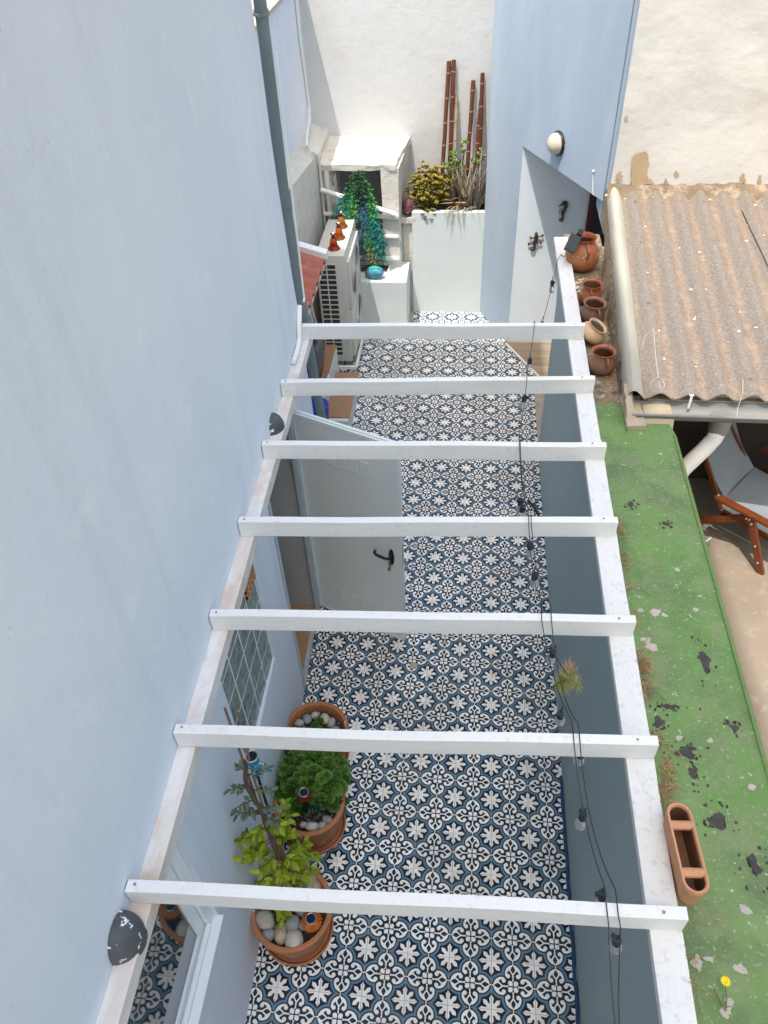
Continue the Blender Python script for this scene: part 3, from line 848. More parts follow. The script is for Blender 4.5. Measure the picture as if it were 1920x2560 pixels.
# ------------------------------------------------------------------ niche with slab and rails
niche = thing('masonry_niche', 'whitewashed masonry niche with a thick lumpy slab and rungs, far left', 'shelter', (-1, 31, 0))
b = MB()
b.hexa([(-3.3, 31, 7.42), (.30, 31, 7.42), (.72, 34.5, 7.42), (-3.4, 34.5, 7.42)], [(-3.3, 31, 7.66), (.26, 31, 7.66), (.70, 34.5, 7.8), (-3.3, 34.5, 7.8)])
b.build('slab', M['lump_white'], niche, sub=14, lump=.07, lscale=1.7, smooth=True, seed=2)
b = MB(); b.hexa([(-.36, 30.98, 2.6), (.40, 30.98, 2.6), (.62, 34.4, 2.6), (-.36, 34.4, 2.6)], [(-.41, 31.03, 7.5), (.40, 31.03, 7.5), (.66, 34.4, 7.5), (-.41, 34.4, 7.5)])
b.build('post', M['lump_white'], niche, sub=9, lump=.05, lscale=1.5, smooth=True, seed=4)
b = MB(); b.box(-3.28, -2.5, 31.2, 31.9, -.4, 7.45); b.build('old_post', M['old_post'], niche, sub=8, lump=.10, lscale=2, smooth=True, seed=6)
b = MB(); b.tube([(-2.95, 31.1, 7.4), (-2.95, 31.1, 6.6), (-2.93, 31.1, 2.6)], .13, 10); b.build('white_pipe', M['pvc_white'], niche, smooth=True)
for zl, zr, w_ in ((5.44, 5.29, .11), (4.4, 4.33, .10), (3.32, 3.22, .11)):
    b = MB(); b.tube([(-3.2, 30.9, zl), (-2, 30.9, zl*.66+zr*.34), (-.8, 30.9, zl*.33+zr*.67), (.34, 30.9, zr)], [w_, w_*1.05, w_*.97, w_], 10)
    b.build('rung', M['rail_white'], niche, smooth=True)
b = MB(); b.tube([(-3.22, 30.74, 6.65), (-2.0, 30.74, 6.25), (-1, 30.74, 5.92), (.24, 30.74, 5.49)], .12, 10); b.build('leaning_pole', M['rail_white'], niche, smooth=True)
b = MB(); b.box(-3.28, .80, 29.4, 31.6, -.4, 2.72); b.build('base_block', M['planter_wall'], niche, sub=8, lump=.03, lscale=1.1, smooth=True, seed=8)
b = MB(); b.box(-2.4, -.12, 30.2, 31.0, 2.70, 2.83); b.build('trough_rim', M['rail_white'], niche)
b = MB(); b.box(-2.32, -.2, 30.28, 30.95, 2.71, 2.84); b.build('trough_soil', M['soil'], niche)

# ------------------------------------------------------------------ right courtyard wall, parapet and strip
b = MB()
b.hexa([(7.01, -8, -.4), (7.06, -8, -.4), (7.06, 20.3, -.4), (6.93, 20.3, -.4)], [(7.01, -8, 8.95), (7.06, -8, 8.95), (7.06, 20.3, 8.95), (6.93, 20.3, 8.95)])
rw = b.build('courtyard_wall', M['bluegrey']); tag(rw, 'blue grey painted wall along the right of the tiled courtyard', 'wall')
b = MB(); b.box(7.065, 8.74, -8, 10.05, -.4, 8.985); b.box(7.065, 8.3, 10.05, 20.3, -.4, 8.80)
par = b.build('parapet', M['render_beige']); tag(par, 'broad parapet with flaking green roof paint beside the terrace', 'parapet')
b = MB()
b.grid(lambda u, v: (7.04+u*(1.78 if v < .94 else 1.78-(v-.94)*5), -8+v*19.1, 9.0+.008*mnoise.noise(Vector((u*5, v*30, 0)))), 10, 60)
b.build('painted_top', M['green'], par, smooth=True)
b = MB(); b.hexa([(8.745, -8, 8.45), (8.86, -8, 8.45), (8.86, 9.9, 8.45), (8.745, 9.9, 8.45)], [(8.745, -8, 9.025), (8.82, -8, 9.03), (8.80, 9.9, 9.03), (8.745, 9.9, 9.025)])
b.build('lip', M['green_edge'], par, sub=3)
b = MB(); b.grid(lambda u, v: (7.0+u*1.2, 11.0+v*10.2, 8.82+.03*mnoise.noise(Vector((u*6, v*30, 3)))), 10, 60); b.build('bare_strip', M['screed'], par, smooth=True)
DK = [((8.23, 3.48), .13, .42), ((7.23, 2.15), .17, .24), ((7.59, 1.67), .24, .16), ((7.66, 1.3), .12, .2), ((7.86, .53), .22, .24), ((8.46, 2.16), .12, .1),
      ((7.52, 2.47), .26, .045), ((8.21, -.06), .2, .24), ((7.48, 7.45), .1, .14), ((8.13, 6.88), .1, .09), ((7.14, 1.86), .08, .1)]
for i, (c, rx, ry) in enumerate(DK):
    pts = [(c[0]+rx*.85*math.cos(t_)*rnd(.35, 1.1), c[1]+ry*.85*math.sin(t_)*rnd(.35, 1.1)) for t_ in [2*math.pi*k/9 for k in range(9)]]
    ragged(pts, M['bitumen'], 'flaked_patch', par, 'z', 9.0, .008, 12, .06, i*2.3)
q = MB()
for c, rx, ry in DK:
    for k in range(14):
        an, d_ = rnd(0, 6.28), rnd(.9, 1.7); px, py = c[0]+rx*d_*math.cos(an), c[1]+ry*d_*math.sin(an)
        if not 7.1 < px < 8.7: continue
        r0 = rnd(.008, .03); n = 6
        ring = [(px+r0*rnd(.5, 1.3)*math.cos(t_), py+r0*rnd(.5, 1.6)*math.sin(t_)) for t_ in [2*math.pi*m_/n for m_ in range(n)]]
        q.prism(ring, 9.0, 9.009)
tag(q.build('paint_chip', M['bitumen'], par), kind='stuff')
PL = [((7.26, 4.53), .07, .05), ((7.54, 4.51), .1, .1), ((7.27, 3.85), .12, .08), ((7.36, 3.72), .14, .1), ((8.02, 1.88), .06, .06), ((7.54, 1.92), .09, .05), ((8.47, 1.12), .1, .07), ((7.18, -1.42), .08, .12),
      ((7.73, -1.45), .1, .06), ((7.35, -1.35), .07, .035), ((7.96, -.68), .08, .06), ((7.49, -1.84), .06, .05), ((7.44, -1.95), .07, .07), ((7.68, 4.46), .06, .05), ((8.11, 5.63), .08, .07), ((7.83, 6.17), .04, .03), ((8.28, 4.62), .06, .03), ((8.35, 9.2), .06, .04)]
for i, (c, rx, ry) in enumerate(PL):
    pts = [(c[0]+rx*math.cos(t_)*rnd(.6, 1.15), c[1]+ry*math.sin(t_)*rnd(.6, 1.15)) for t_ in [2*math.pi*k/8 for k in range(8)]]
    ragged(pts, M['palepatch'], 'pale_patch', par, 'z', 9.0, .008, 8, .045, 40+i*1.7)

# ------------------------------------------------------------------ pergola
perg = thing('pergola', 'white painted timber pergola of seven beams over the courtyard', 'pergola', (3, 6, 0))
b = MB(); b.hexa([(6.60, -8, 8.97), (7.02, -8, 8.97), (7.02, 20.3, 8.97), (6.58, 20.3, 8.97)], [(6.60, -8, 9.13), (7.02, -8, 9.13), (7.02, 20.3, 9.13), (6.58, 20.3, 9.13)])
b.build('wall_plate', M['white_plank'], perg, bevel=.012)
b = MB(); b.hexa([(wx(-9)+.001, -9, 8.78), (wx(-9)+.3, -9, 8.78), (wx(14.3)+.3, 14.3, 8.78), (wx(14.3)+.001, 14.3, 8.78)],
                 [(wx(-9)+.001, -9, 9.13), (wx(-9)+.3, -9, 9.13), (wx(14.3)+.3, 14.3, 9.13), (wx(14.3)+.001, 14.3, 9.13)])
b.build('ledger', M['ledger'], perg, bevel=.012)
BL = [13.61, 10.86, 8.40, 5.87, 3.43, 1.06, -1.36]; BR = [13.88, 11.34, 8.72, 6.33, 3.81, 1.42, -1.08]
for k, (l, r_) in enumerate(zip(BL, BR)):
    d = .17
    xr = rnd(6.98, 7.04)
    b = MB()
    n = 10
    for i in range(n):
        u0, u1 = i/n, (i+1)/n
        def P(u, dy, z):
            x = wx(l)+.02+u*(xr-wx(l)-.02)
            return (x, l+(r_-l)*u+dy+.035*mnoise.noise(Vector((u*3, k*7.1, 0))), z+.022*mnoise.noise(Vector((u*4, k*3.3, 9))))
        b.hexa([P(u0, 0, 9.135), P(u1, 0, 9.135), P(u1, d, 9.135), P(u0, d, 9.135)], [P(u0, 0, 9.55), P(u1, 0, 9.55), P(u1, d, 9.55), P(u0, d, 9.55)])
    # drop the inner end caps
    keep = [f for f in b.f]
    b2 = MB(); b2.v = b.v; b2.f = []; b2.mi = []
    for i, f in enumerate(b.f):
        seg, wh = divmod(i, 6)
        if wh == 3 and seg < n-1: continue
        if wh == 5 and seg > 0: continue
        b2.f.append(f); b2.mi.append(0)
    b2.build('beam', M['white_paint'], perg, weld=True, bevel=.012)
sc_ = MB(); sc_.lathe([(.022, 0), (.022, .008), (0, .011)], n=10); sc_me = mesh_only(sc_, 'screw', mat('rusty_screw', (.20, .13, .09), (.34, .30, .27), 40, .7))
for l, r_ in zip(BL, BR):
    for u in (.018, .962):
        piece(sc_me, 'screw', perg, (wx(l)+u*(7.0-wx(l)), l+(r_-l)*u+.085+rnd(-.02, .02), 9.556))
# ------------------------------------------------------------------ shed with the corrugated roof
shed = thing('shed', 'open shed with a weathered corrugated roof and grey gutter beside the terrace', 'shed', (11, 15, 3))
PER = .722
def crest_x(yy): return 8.53+.06*(yy-10.97)
def crest_z(yy): return 9.50+.056*(yy-10.97)
Y0, Y1 = 10.92, 21.75
ns, nl = 168, 46
def sheet(s_, yy, th=0.0):
    zz = crest_z(yy)-.09+.09*math.cos(2*math.pi*s_/PER)+th
    return (crest_x(yy)+s_, yy+(.0), zz+.008*mnoise.noise(Vector((s_*3, yy*1.5, 0))))
smax = PER*11.2; smin = -PER*.5
b = MB()
for j in range(nl):
    for i in range(ns):
        sa, sb = smin+(smax-smin)*i/ns, smin+(smax-smin)*(i+1)/ns
        ya, yb = Y0+(Y1-Y0)*j/nl, Y0+(Y1-Y0)*(j+1)/nl
        b.quad(sheet(sa, ya), sheet(sb, ya), sheet(sb, yb), sheet(sa, yb))
for i in range(ns):
    sa, sb = smin+(smax-smin)*i/ns, smin+(smax-smin)*(i+1)/ns
    b.quad(sheet(sa, Y0), sheet(sb, Y0), sheet(sb, Y0, -.035), sheet(sa, Y0, -.035))
    b.quad(sheet(sa, Y0, -.035), sheet(sb, Y0, -.035), sheet(sb, Y1, -.035), sheet(sa, Y1, -.035))
b.build('corrugated_roof', M['fibre'], shed, weld=True, smooth=True)
bo_ = MB(); bo_.lathe([(.06, 0), (.06, .012), (.028, .018), (.028, .05), (0, .055)], n=8); bo_me = mesh_only(bo_, 'roof_bolt', mat('rusty_bolt', (.17, .11, .08), (.30, .26, .22), 40, .8))
for yy in (11.5, 14.9, 18.3, 21.0):
    for k in range(0, 10, 3):
        piece(bo_me, 'roof_bolt', shed, (crest_x(yy)+k*PER, yy+rnd(-.1, .1), sheet(k*PER, yy)[2]))
# rounded cement verge along the left edge
b = MB()
prof = [(-.80, -.42), (-.795, -.24), (-.77, -.09), (-.72, .01), (-.65, .05), (-.57, .03), (-.49, -.04), (-.42, -.12), (-.34, -.22)]
nv = 26
def vp(k, v):
    yy = 10.9+v*11.2
    return (crest_x(yy)+prof[k][0]*(1-.0*v)+.01*mnoise.noise(Vector((k, v*9, 0))), yy, crest_z(yy)+prof[k][1]+.012*mnoise.noise(Vector((k*.6, v*12, 4))))
for j in range(nv):
    for k in range(len(prof)-1):
        b.quad(vp(k, j/nv), vp(k+1, j/nv), vp(k+1, (j+1)/nv), vp(k, (j+1)/nv))
b.build('verge', M['roll'], shed, weld=True, smooth=True)
b = MB()
for j in range(30):
    ya, yb = 9.95+13.0*j/30, 9.95+13.0*(j+1)/30
    def sw_(yy, t): return ((7.755+.010*(yy-11)+max(0, min(yy, 21.0)-17.6)*.155)*(1-t)+(crest_x(yy)-.79)*t+.02*mnoise.noise(Vector((yy*.9, t*3, 0))), yy, 8.7+t*(crest_z(yy)-.34-8.7))
    for q_ in range(4):
        b.quad(sw_(ya, q_/4), sw_(yb, q_/4), sw_(yb, (q_+1)/4), sw_(ya, (q_+1)/4))
b.build('side_wall', M['screed'], shed, weld=True, smooth=True)
b = MB()
b.box(7.69, 8.14, 10.10, 11.3, 2.9, 9.12)
b.build('pier', M['render_beige'], shed, sub=6, lump=.05, lscale=2.4, smooth=True, seed=5)
b = MB(); b.hexa([(7.70, 10.30, 9.05), (7.98, 10.36, 9.05), (7.98, 11.3, 9.05), (7.70, 11.3, 9.05)], [(7.68, 10.62, 9.42), (7.84, 10.68, 9.40), (7.86, 11.3, 9.44), (7.70, 11.3, 9.46)])
b.build('pier_cap', M['render_beige'], shed, sub=4, lump=.05, lscale=2.6, smooth=True, seed=7)
b = MB(); b.hexa([(8.12, 9.98, 8.6), (8.78, 9.98, 8.6), (8.78, 11.6, 8.6), (8.12, 11.6, 8.6)], [(8.16, 10.4, 9.08), (8.84, 10.4, 9.08), (8.84, 11.6, 9.1), (8.16, 11.6, 9.1)])
b.build('corbel', M['render_beige'], shed, bevel=.02)
b = MB(); b.box(8.3, 18, 11.05, 11.2, 9.0, 9.2); b.build('eaves_board', M['render_beige'], shed)
b = MB(); b.box(8.2, 18, 14.9, 15.3, 1, 9.3); b.build('back_wall', mat('shed_back_plaster', (.60, .57, .50), (.52, .48, .41), 3, .9, .003, 20), shed)
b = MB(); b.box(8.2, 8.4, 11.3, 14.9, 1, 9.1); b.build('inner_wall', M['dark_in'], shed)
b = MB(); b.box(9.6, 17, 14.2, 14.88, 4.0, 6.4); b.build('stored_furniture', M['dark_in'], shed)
# half-round gutter
b = MB()
gy, gz, gr = 10.74, 9.17, .30
def gp(k, u, rr=gr):
    an = math.pi+math.pi*k/10
    return (7.78+u*10.4, gy+rr*math.cos(an), gz+rr*math.sin(an)*.95-.012*u*4)
for u0, u1 in ((0, .35), (.35, .7), (.7, 1)):
    for k in range(10):
        b.quad(gp(k, u0), gp(k+1, u0), gp(k+1, u1), gp(k, u1)); b.quad(gp(k, u0, gr-.02), gp(k+1, u0, gr-.02), gp(k+1, u1, gr-.02), gp(k, u1, gr-.02))
b.add([gp(k, 0) for k in range(11)], [tuple(range(11))])
b.tube([(7.78, gy-gr, gz+.0), (18.2, gy-gr, gz-.05)], .035, 8)
gut = b.build('gutter', M['zinc'], shed, smooth=True, weld=True)
b = MB(); b.tube([(10.05, gy, gz-.18), (10.05, gy, gz-.62)], [.27, .24], 18); b.build('outlet', M['zinc'], gut, smooth=True)
b = MB(); b.tube([(10.04, 10.70, 8.62), (10.0, 10.68, 8.35), (9.86, 10.62, 8.12), (9.62, 10.5, 7.85), (9.38, 10.4, 7.55), (9.22, 10.32, 7.15), (9.14, 10.28, 6.6), (9.1, 10.25, 3.05)], .20, 16)
b.build('downpipe', M['pvc_white'], gut, smooth=True)
for gx_ in (9.24, 12.2):
    b = MB(); b.box(gx_-.05, gx_+.05, 10.86, 11.08, 9.46, 9.475); b.box(gx_-.03, gx_+.03, 10.85, 10.865, 9.1, 9.47); b.build('bracket', M['trim'], shed)
b = MB(); b.grid(lambda u, v: (8.35+u*9.5, 21.35+v*.72, crest_z(21.35)-.24+v*.42+.10*mnoise.noise(Vector((u*30, v*3, 2)))), 90, 8); b.build('mortar_fillet', M['mortar'], shed, smooth=True)
b = MB()
for i in range(60):
    c = (rnd(8.25, 9.0), rnd(21.35, 21.9), 9.93+rnd(-.06, .05)) if i < 26 else (rnd(8.6, 15), rnd(12, 21.5), 0)
    if i >= 26:
        s_ = (c[0]-crest_x(c[1])); c = (c[0], c[1], sheet(s_, c[1])[2]+.01)
    b.ell(c, (rnd(.02, .07), rnd(.02, .06), rnd(.008, .018)), 6, 4, lump=.6, seed=i)
tag(b.build('plaster_flake', M['shell'], shed), kind='stuff')
b = MB()
def on_roof(x, yy, dz=.015): return (x, yy, sheet(x-crest_x(yy), yy)[2]+dz)
pts = [on_roof(8.72-.3*t_+.35*t_*t_*.3, 13.6-2.5*t_) for t_ in [k/10 for k in range(11)]]
b.tube(pts, .0055, 5); b.tube([on_roof(8.5+.16*math.cos(t_), 11.25+.22*math.sin(t_), .03) for t_ in [k*.5-.6 for k in range(9)]], .0055, 5)
b.tube([on_roof(8.72, 13.6), on_roof(8.5, 13.4), on_roof(8.36, 13.0)], .0055, 5)
b.build('loose_cord', M['shell'], shed); b = MB(); b.tube([(10.5, 11.4, 9.6), (10.42, 10.95, 9.5), (10.36, 10.8, 9.2), (10.28, 10.5, 9.05)], .006, 5)
b.build('loose_cord', M['shell'], shed)
b = MB(); b.tube([on_roof(12.45-.02*k, 20.6-1.0*k, .03) for k in range(8)], .012, 5); b.build('sheet_overlap', M['wire'], shed)  # dark line standing for the edge where roof sheets overlap

# ------------------------------------------------------------------ folding chair on the terrace
chair = thing('deck_chair', 'redwood folding chair with a grey canvas back under the shed roof', 'chair', (12, 11.6, 4))
CF, CW = Vector((.78, -.62, 0)), Vector((.62, .78, 0))
def cp(f, w, z): return Vector((11.25, 11.75, z))+CF*f+CW*w
def bar(mb, p, q, w, h):
    d = (q-p).normalized(); a = CW*w*.5; c = d.cross(CW).normalized()*h*.5
    mb.hexa([p-a-c, p+a-c, p+a+c, p-a+c], [q-a-c, q+a-c, q+a+c, q-a+c])
for w0, sg in ((-.58, 1), (2.25, -1)):
    b = MB(); bar(b, cp(-.12, w0, 5.82), cp(2.7, w0, 5.66), .22, .11); b.build('armrest', M['wood_red'], chair, bevel=.03)
    b = MB(); bar(b, cp(.93, w0, 5.70), cp(1.72, w0, 4.0), .11, .20); b.build('leg', M['wood_red'], chair, bevel=.02)
    b = MB(); bar(b, cp(.98, w0+.13*sg, 5.62), cp(-1.25, w0+.13*sg, 4.0), .11, .20); b.build('leg', M['wood_red'], chair, bevel=.02)
    b = MB(); bar(b, cp(.1, w0+.30*sg, 5.16), cp(2.4, w0+.30*sg, 4.94), .10, .17); b.build('seat_rail', M['wood_red'], chair, bevel=.02)
    b = MB(); bar(b, cp(.02, w0+.45*sg, 5.12), cp(-1.02, w0+.62*sg, 6.55), .09, .14); b.build('back_rail', M['wood_red'], chair, bevel=.02)
b = MB(); b.grid(lambda u, v: cp(-.98*v-.10*math.sin(math.pi*v), -.05+.2*v+u*(1.80-.05*v), 5.42+1.14*v-.10*math.sin(math.pi*u)*(1-.4*v)+.02*mnoise.noise(Vector((u*5, v*3, 0)))), 12, 12); b.build('canvas_back', M['canvas'], chair, smooth=True)
b = MB(); b.grid(lambda u, v: cp(2.3*v, -.12+u*1.9, 5.42-.28*v-.12*math.sin(math.pi*u)*math.sin(math.pi*v)), 10, 10); b.build('canvas_seat', M['canvas'], chair, smooth=True)
b = MB(); b.grid(lambda u, v: cp(.02+2.2*v, -.13-.03*u, 5.42-.28*v-u*.36), 2, 6); b.build('canvas_side', M['canvas'], chair)
for f_, w_, z_ in ((-.05, -.58, 5.88), (.85, -.65, 5.62), (.93, -.65, 5.64), (1.02, -.65, 5.52), (1.32, -.65, 4.86), (1.55, -.65, 4.36)):
    b = MB(); c_ = cp(f_, w_, z_); b.ell(c_, (.035, .035, .035), 8, 5); b.build('rivet', M['steel'], chair)
b = MB(); b.tube([(10.98, 11.15, 4.42), (10.78, 11.1, 4.2), (10.5, 10.95, 4.03)], .028, 6); b.tube([(10.5, 10.95, 4.03), (10.3, 10.8, 4.03)], .018, 5)
tag(b.build('twig', M['trim']), 'pale twig lying on the terrace concrete by the folding chair', 'twig')

# ------------------------------------------------------------------ drainpipe, conduits
dp = thing('drainpipe', 'grey painted drainpipe running down the corner of the left house', 'drainpipe', (-.8, 15, 0))
pts = [(-1.08, 15, 30), (-1.08, 15, 17), (-1.10, 15, 12.5), (-.97, 15, 8.86), (-.83, 15, 5.9), (-.72, 15, 4.2), (-.62, 15, .05)]
b = MB(); b.tube(pts, .148, 18); b.build('pipe', M['pipe_grey'], dp, smooth=True)
b = MB()
b.tube([(-1.10, 15, 12.75), (-1.095, 15, 12.3)], .172, 18); b.tube([(-1.095, 15, 12.27), (-1.09, 15, 12.2)], .160, 18)
b.build('joint', M['pipe_grey'], dp, smooth=True)
b = MB(); b.tube([(-1.08, 15, 16.78), (-1.08, 15, 16.66)], .175, 18); b.tube([(-1.3, 14.9, 16.72), (-1.05, 14.65, 16.72)], .04, 6); b.build('clip', M['pipe_grey'], dp)
b = MB(); b.tube([(-.80, 14.75, 16), (-.82, 14.68, 9.84), (-.80, 14.5, 9.8)], .03, 6)
b.tube([(-.82, 14.0, 9.95), (-.80, 13.75, 9.80), (-.79, 13.50, 9.55), (-.79, 13.36, 9.27), (-.78, 13.05, 9.22), (-.76, 12.5, 9.22), (-.76, 12.3, 9.25)], .075, 10)
tag(b.build('cable_conduit', M['pvc_white'], smooth=True), 'white flexible conduit curling onto the ledger beside the first beam', 'conduit')
b = MB(); b.tube([(-4.03, 33.4, 14), (-4.03, 33.4, 12), (-4.03, 33.7, 10.9), (-4.0, 33.85, 9.3), (-3.9, 33.2, 9.0), (-3.75, 31.3, 8.75), (-3.55, 30.2, 8.75), (-3.36, 30.2, 8.55), (-3.22, 30.75, 8.2), (-3.2, 30.92, 7.6), (-3.2, 30.95, 6), (-3.2, 30.95, 3)], .06, 8)
tag(b.build('wall_conduit', M['pvc_white'], smooth=True), 'thin white conduit bending over the low wall beside the slab', 'conduit')

# ------------------------------------------------------------------ air conditioner
ac = thing('air_conditioner', 'beige outdoor air conditioning unit with a slatted side grille', 'air conditioner', (-2.2, 28, .3))
b = MB(); b.box(-2.82, -1.55, 26.05, 29.8, .36, 5.66); b.build('casing', M['ac'], ac, bevel=.06, smooth=True)
b = MB(); b.box(-2.72, -1.98, 26.03, 26.06, .72, 5.28); b.build('coil', M['ac_dark'], ac)
gm = MB(); gm.box(-.385, .385, -.03, .0, -.025, .025); gme = mesh_only(gm, 'grille_bar', M['ac_grille'])
for k in range(20): piece(gme, 'grille_bar', ac, (-2.35, 26.035, .72+k*.24))
b = MB(); b.box(-2.385, -2.335, 26.0, 26.03, .72, 5.28); b.box(-2.755, -2.715, 26.0, 26.03, .72, 5.28); b.build('grille_post', M['ac_grille'], ac)
for z0, z1 in ((3.0, 5.25), (.5, 2.85)):
    b = MB(); b.box(-1.56, -1.40, 26.35, 29.5, z0, z1); fp = b.build('fan_panel', M['ac'], ac, bevel=.04, smooth=True)
    b = MB()
    zc = .5*(z0+z1)
    for k in range(1, 10):
        rr = .105*k
        b.tube([(-1.385, 27.95+rr*1.25*math.cos(t_), zc+rr*math.sin(t_)) for t_ in [2*math.pi*q/28 for q in range(29)]], .018, 4, cap=False)
    b.build('fan_grille', M['ac_grille'], fp)
    b = MB(); b.lathe([(0, 0), (1.0, 0)], n=28, rot=Matrix(((0, 0, 1), (1.25, 0, 0), (0, 1, 0))), c=(-1.394, 27.95, zc)); b.build('fan_opening', M['ac_dark'], fp)
b = MB(); b.box(-2.7, -1.30, 25.62, 25.74, .22, .36); b.box(-1.38, -1.26, 25.74, 30, .22, .36); b.box(-2.7, -2.55, 25.74, 30, .22, .36); b.build('bracket', M['pvc_white'], ac)
b = MB(); b.tube([(-3.0, 26.3, 1.6), (-3.02, 25.6, 2.2), (-3.06, 24.9, 3.4), (-3.1, 24.6, 5)], .06, 8); b.tube([(-2.92, 26.4, 1.4), (-2.9, 25.7, 2.0), (-2.96, 25.1, 3.4), (-3.0, 24.7, 5)], .05, 8)
b.build('refrigerant_line', M['pvc_white'], ac, smooth=True)
for k, (x, yy, mt, lb) in enumerate(((-2.08, 26.72, 'amber3', 'red amber glass bell shade nearest the front edge of the air conditioner'),
                                     (-2.0, 27.78, 'amber2', 'orange glass bell shade, middle of three on the air conditioner'),
                                     (-2.05, 28.95, 'amber1', 'honey yellow glass bell shade farthest back on the air conditioner'))):
    sh = thing('glass_shade', lb, 'lampshade', (x, yy, 5.67), 'glass shades on the air conditioner')
    pr_ = [(.27, .015), (.255, .045), (.20, .11), (.165, .22), (.155, .34), (.135, .42), (.085, .49)]
    b = MB(); b.lathe(pr_, (x, yy, 5.67), 32, wob=lambda an, v: (.09*math.cos(8*an))*(1-v)**2); b.build('bell', M[mt], sh, smooth=True)
    b = MB(); b.lathe([(.085, .48), (.07, .56), (.075, .60), (.12, .66), (.10, .665), (.05, .62)], (x, yy, 5.67), 24, wob=lambda an, v: .22*math.cos(6*an)*max(0, v-.4)); b.build('neck', M['amber_cap'], sh, smooth=True)

# small red-tiled canopy beside the air conditioner
can = thing('tiled_canopy', 'little red barrel tiled canopy on the low wall by the drainpipe', 'canopy', (-2.6, 22, 6.4))
for k in range(8):
    yc = 24.0-.86*k-.43
    b = MB()
    def bt(u, v, t=0):
        an = math.pi*u
        rr = .40-t
        return (-3.25+1.32*v, yc-.43+.86*u, 7.0-.42*v+.17*math.sin(2*an-.6)+.05*(1-v)*0)
    b.grid(lambda u, v: bt(u, v), 10, 4)
    b.grid(lambda u, v: (bt(u, v)[0], bt(u, v)[1], bt(u, v)[2]-.07), 10, 4)
    for i in range(10):
        p, q = bt(i/10, 1), bt((i+1)/10, 1); b.quad(p, q, (q[0], q[1], q[2]-.07), (p[0], p[1], p[2]-.07))
    b.build('roof_tile', M['roof_red'], can, smooth=True)
b = MB(); b.hexa([(-3.3, 24.0, 6.86), (-1.9, 24.0, 6.44), (-1.9, 24.42, 6.44), (-3.3, 24.42, 6.86)], [(-3.3, 24.0, 7.14), (-1.9, 24.0, 6.72), (-1.9, 24.42, 6.72), (-3.3, 24.42, 7.14)])
b.build('end_board', M['alu'], can, bevel=.02)
b = MB(); b.hexa([(-3.3, 17, 6.72), (-1.98, 17, 6.28), (-1.98, 24, 6.28), (-3.3, 24, 6.72)], [(-3.3, 17, 6.78), (-1.98, 17, 6.34), (-1.98, 24, 6.34), (-3.3, 24, 6.78)]); b.build('soffit', M['alu'], can)

# tiled steps and clutter by the drainpipe
stp = thing('tiled_steps', 'two low white steps topped with brown tiles in front of the air conditioner', 'steps', (-2, 23, 0))
b = MB(); b.box(-2.12, -1.02, 20.75, 24.3, 0, .86); b.box(-3.25, -2.12, 20.75, 25.45, 0, 1.56); b.build('riser', M['planter_wall'], stp, bevel=.03)
for x0, x1, y0_, y1_, z in ((-2.06, -1.0, 20.95, 22.62, .86), (-2.06, -1.0, 22.64, 24.32, .86), (-2.98, -2.18, 20.95, 23.2, 1.56), (-3.2, -2.14, 23.22, 25.5, 1.56)):
    b = MB(); b.box(x0, x1, y0_, y1_, z, z+.06); b.build('step_tile', M['brown_tile'], stp)
b = MB(); b.box(-2.0, -1.25, 19.7, 20.7, 0, .72); tag(b.build('grey_box', mat('grey_fibre_box', (.42, .43, .43), (.36, .37, .38), 9, .8), bevel=.03), 'grey box on the floor behind the open door beside the steps', 'box')
b = MB(); b.lathe([(.42, 0), (.5, .1), (.55, .8), (.56, .86), (.50, .88), (.3, .93), (0, .95)], (-2.28, 20.5, 1.0), 26); tag(b.build('blue_tub', M['blue_tub'], smooth=True), 'bright blue plastic tub half hidden behind the drainpipe', 'tub')
b = MB(); b.ell((-2.62, 23.2, 2.5), (.26, 1.5, 1.0), 18, 14, lump=.35, seed=3); tag(b.build('black_sack', M['black_bag'], smooth=True), 'crumpled black plastic sack behind the drainpipe', 'sack')

# ------------------------------------------------------------------ wall lights
def dome(label, yc, zc, w_, h_, dep, grp):
    t = thing('wall_light', label, 'wall light', (wx(yc), yc, zc), grp)
    b = MB()
    def f(u, v):
        a1 = math.pi*u; a2 = math.pi*.5*v
        return (wx(yc)+.01+dep*math.sin(a1)*math.cos(a2)**.85, yc-w_*math.cos(a1)*math.cos(a2)**.85, zc-.2*h_+h_*math.sin(a2))
    b.grid(f, 24, 12)
    b.grid(lambda u, v: (f(u, 0)[0], f(u, 0)[1], f(u, 0)[2]-.22*h_*v), 24, 1)
    b.build('shade', M['charcoal'], t, smooth=True, weld=True)
    b = MB(); b.box(wx(yc)-.0, wx(yc)+.05, yc-w_*.7, yc+w_*.7, zc-.25*h_, zc+.6*h_); b.build('back_plate', M['trim'], t)
    b = MB(); b.ell((wx(yc)+dep*.4, yc, zc-.1), (.12, .12, .16), 10, 7); b.build('bulb', M['opal'], t, smooth=True)
dome('large charcoal half dome wall light flecked with white paint, above the sliding window', -1.83, 9.21, .335, .48, .33, 'half dome wall lights')
dome('smaller charcoal half dome wall light with peeling white paint, above the open door', 9.60, 9.14, .34, .44, .29, 'half dome wall lights')

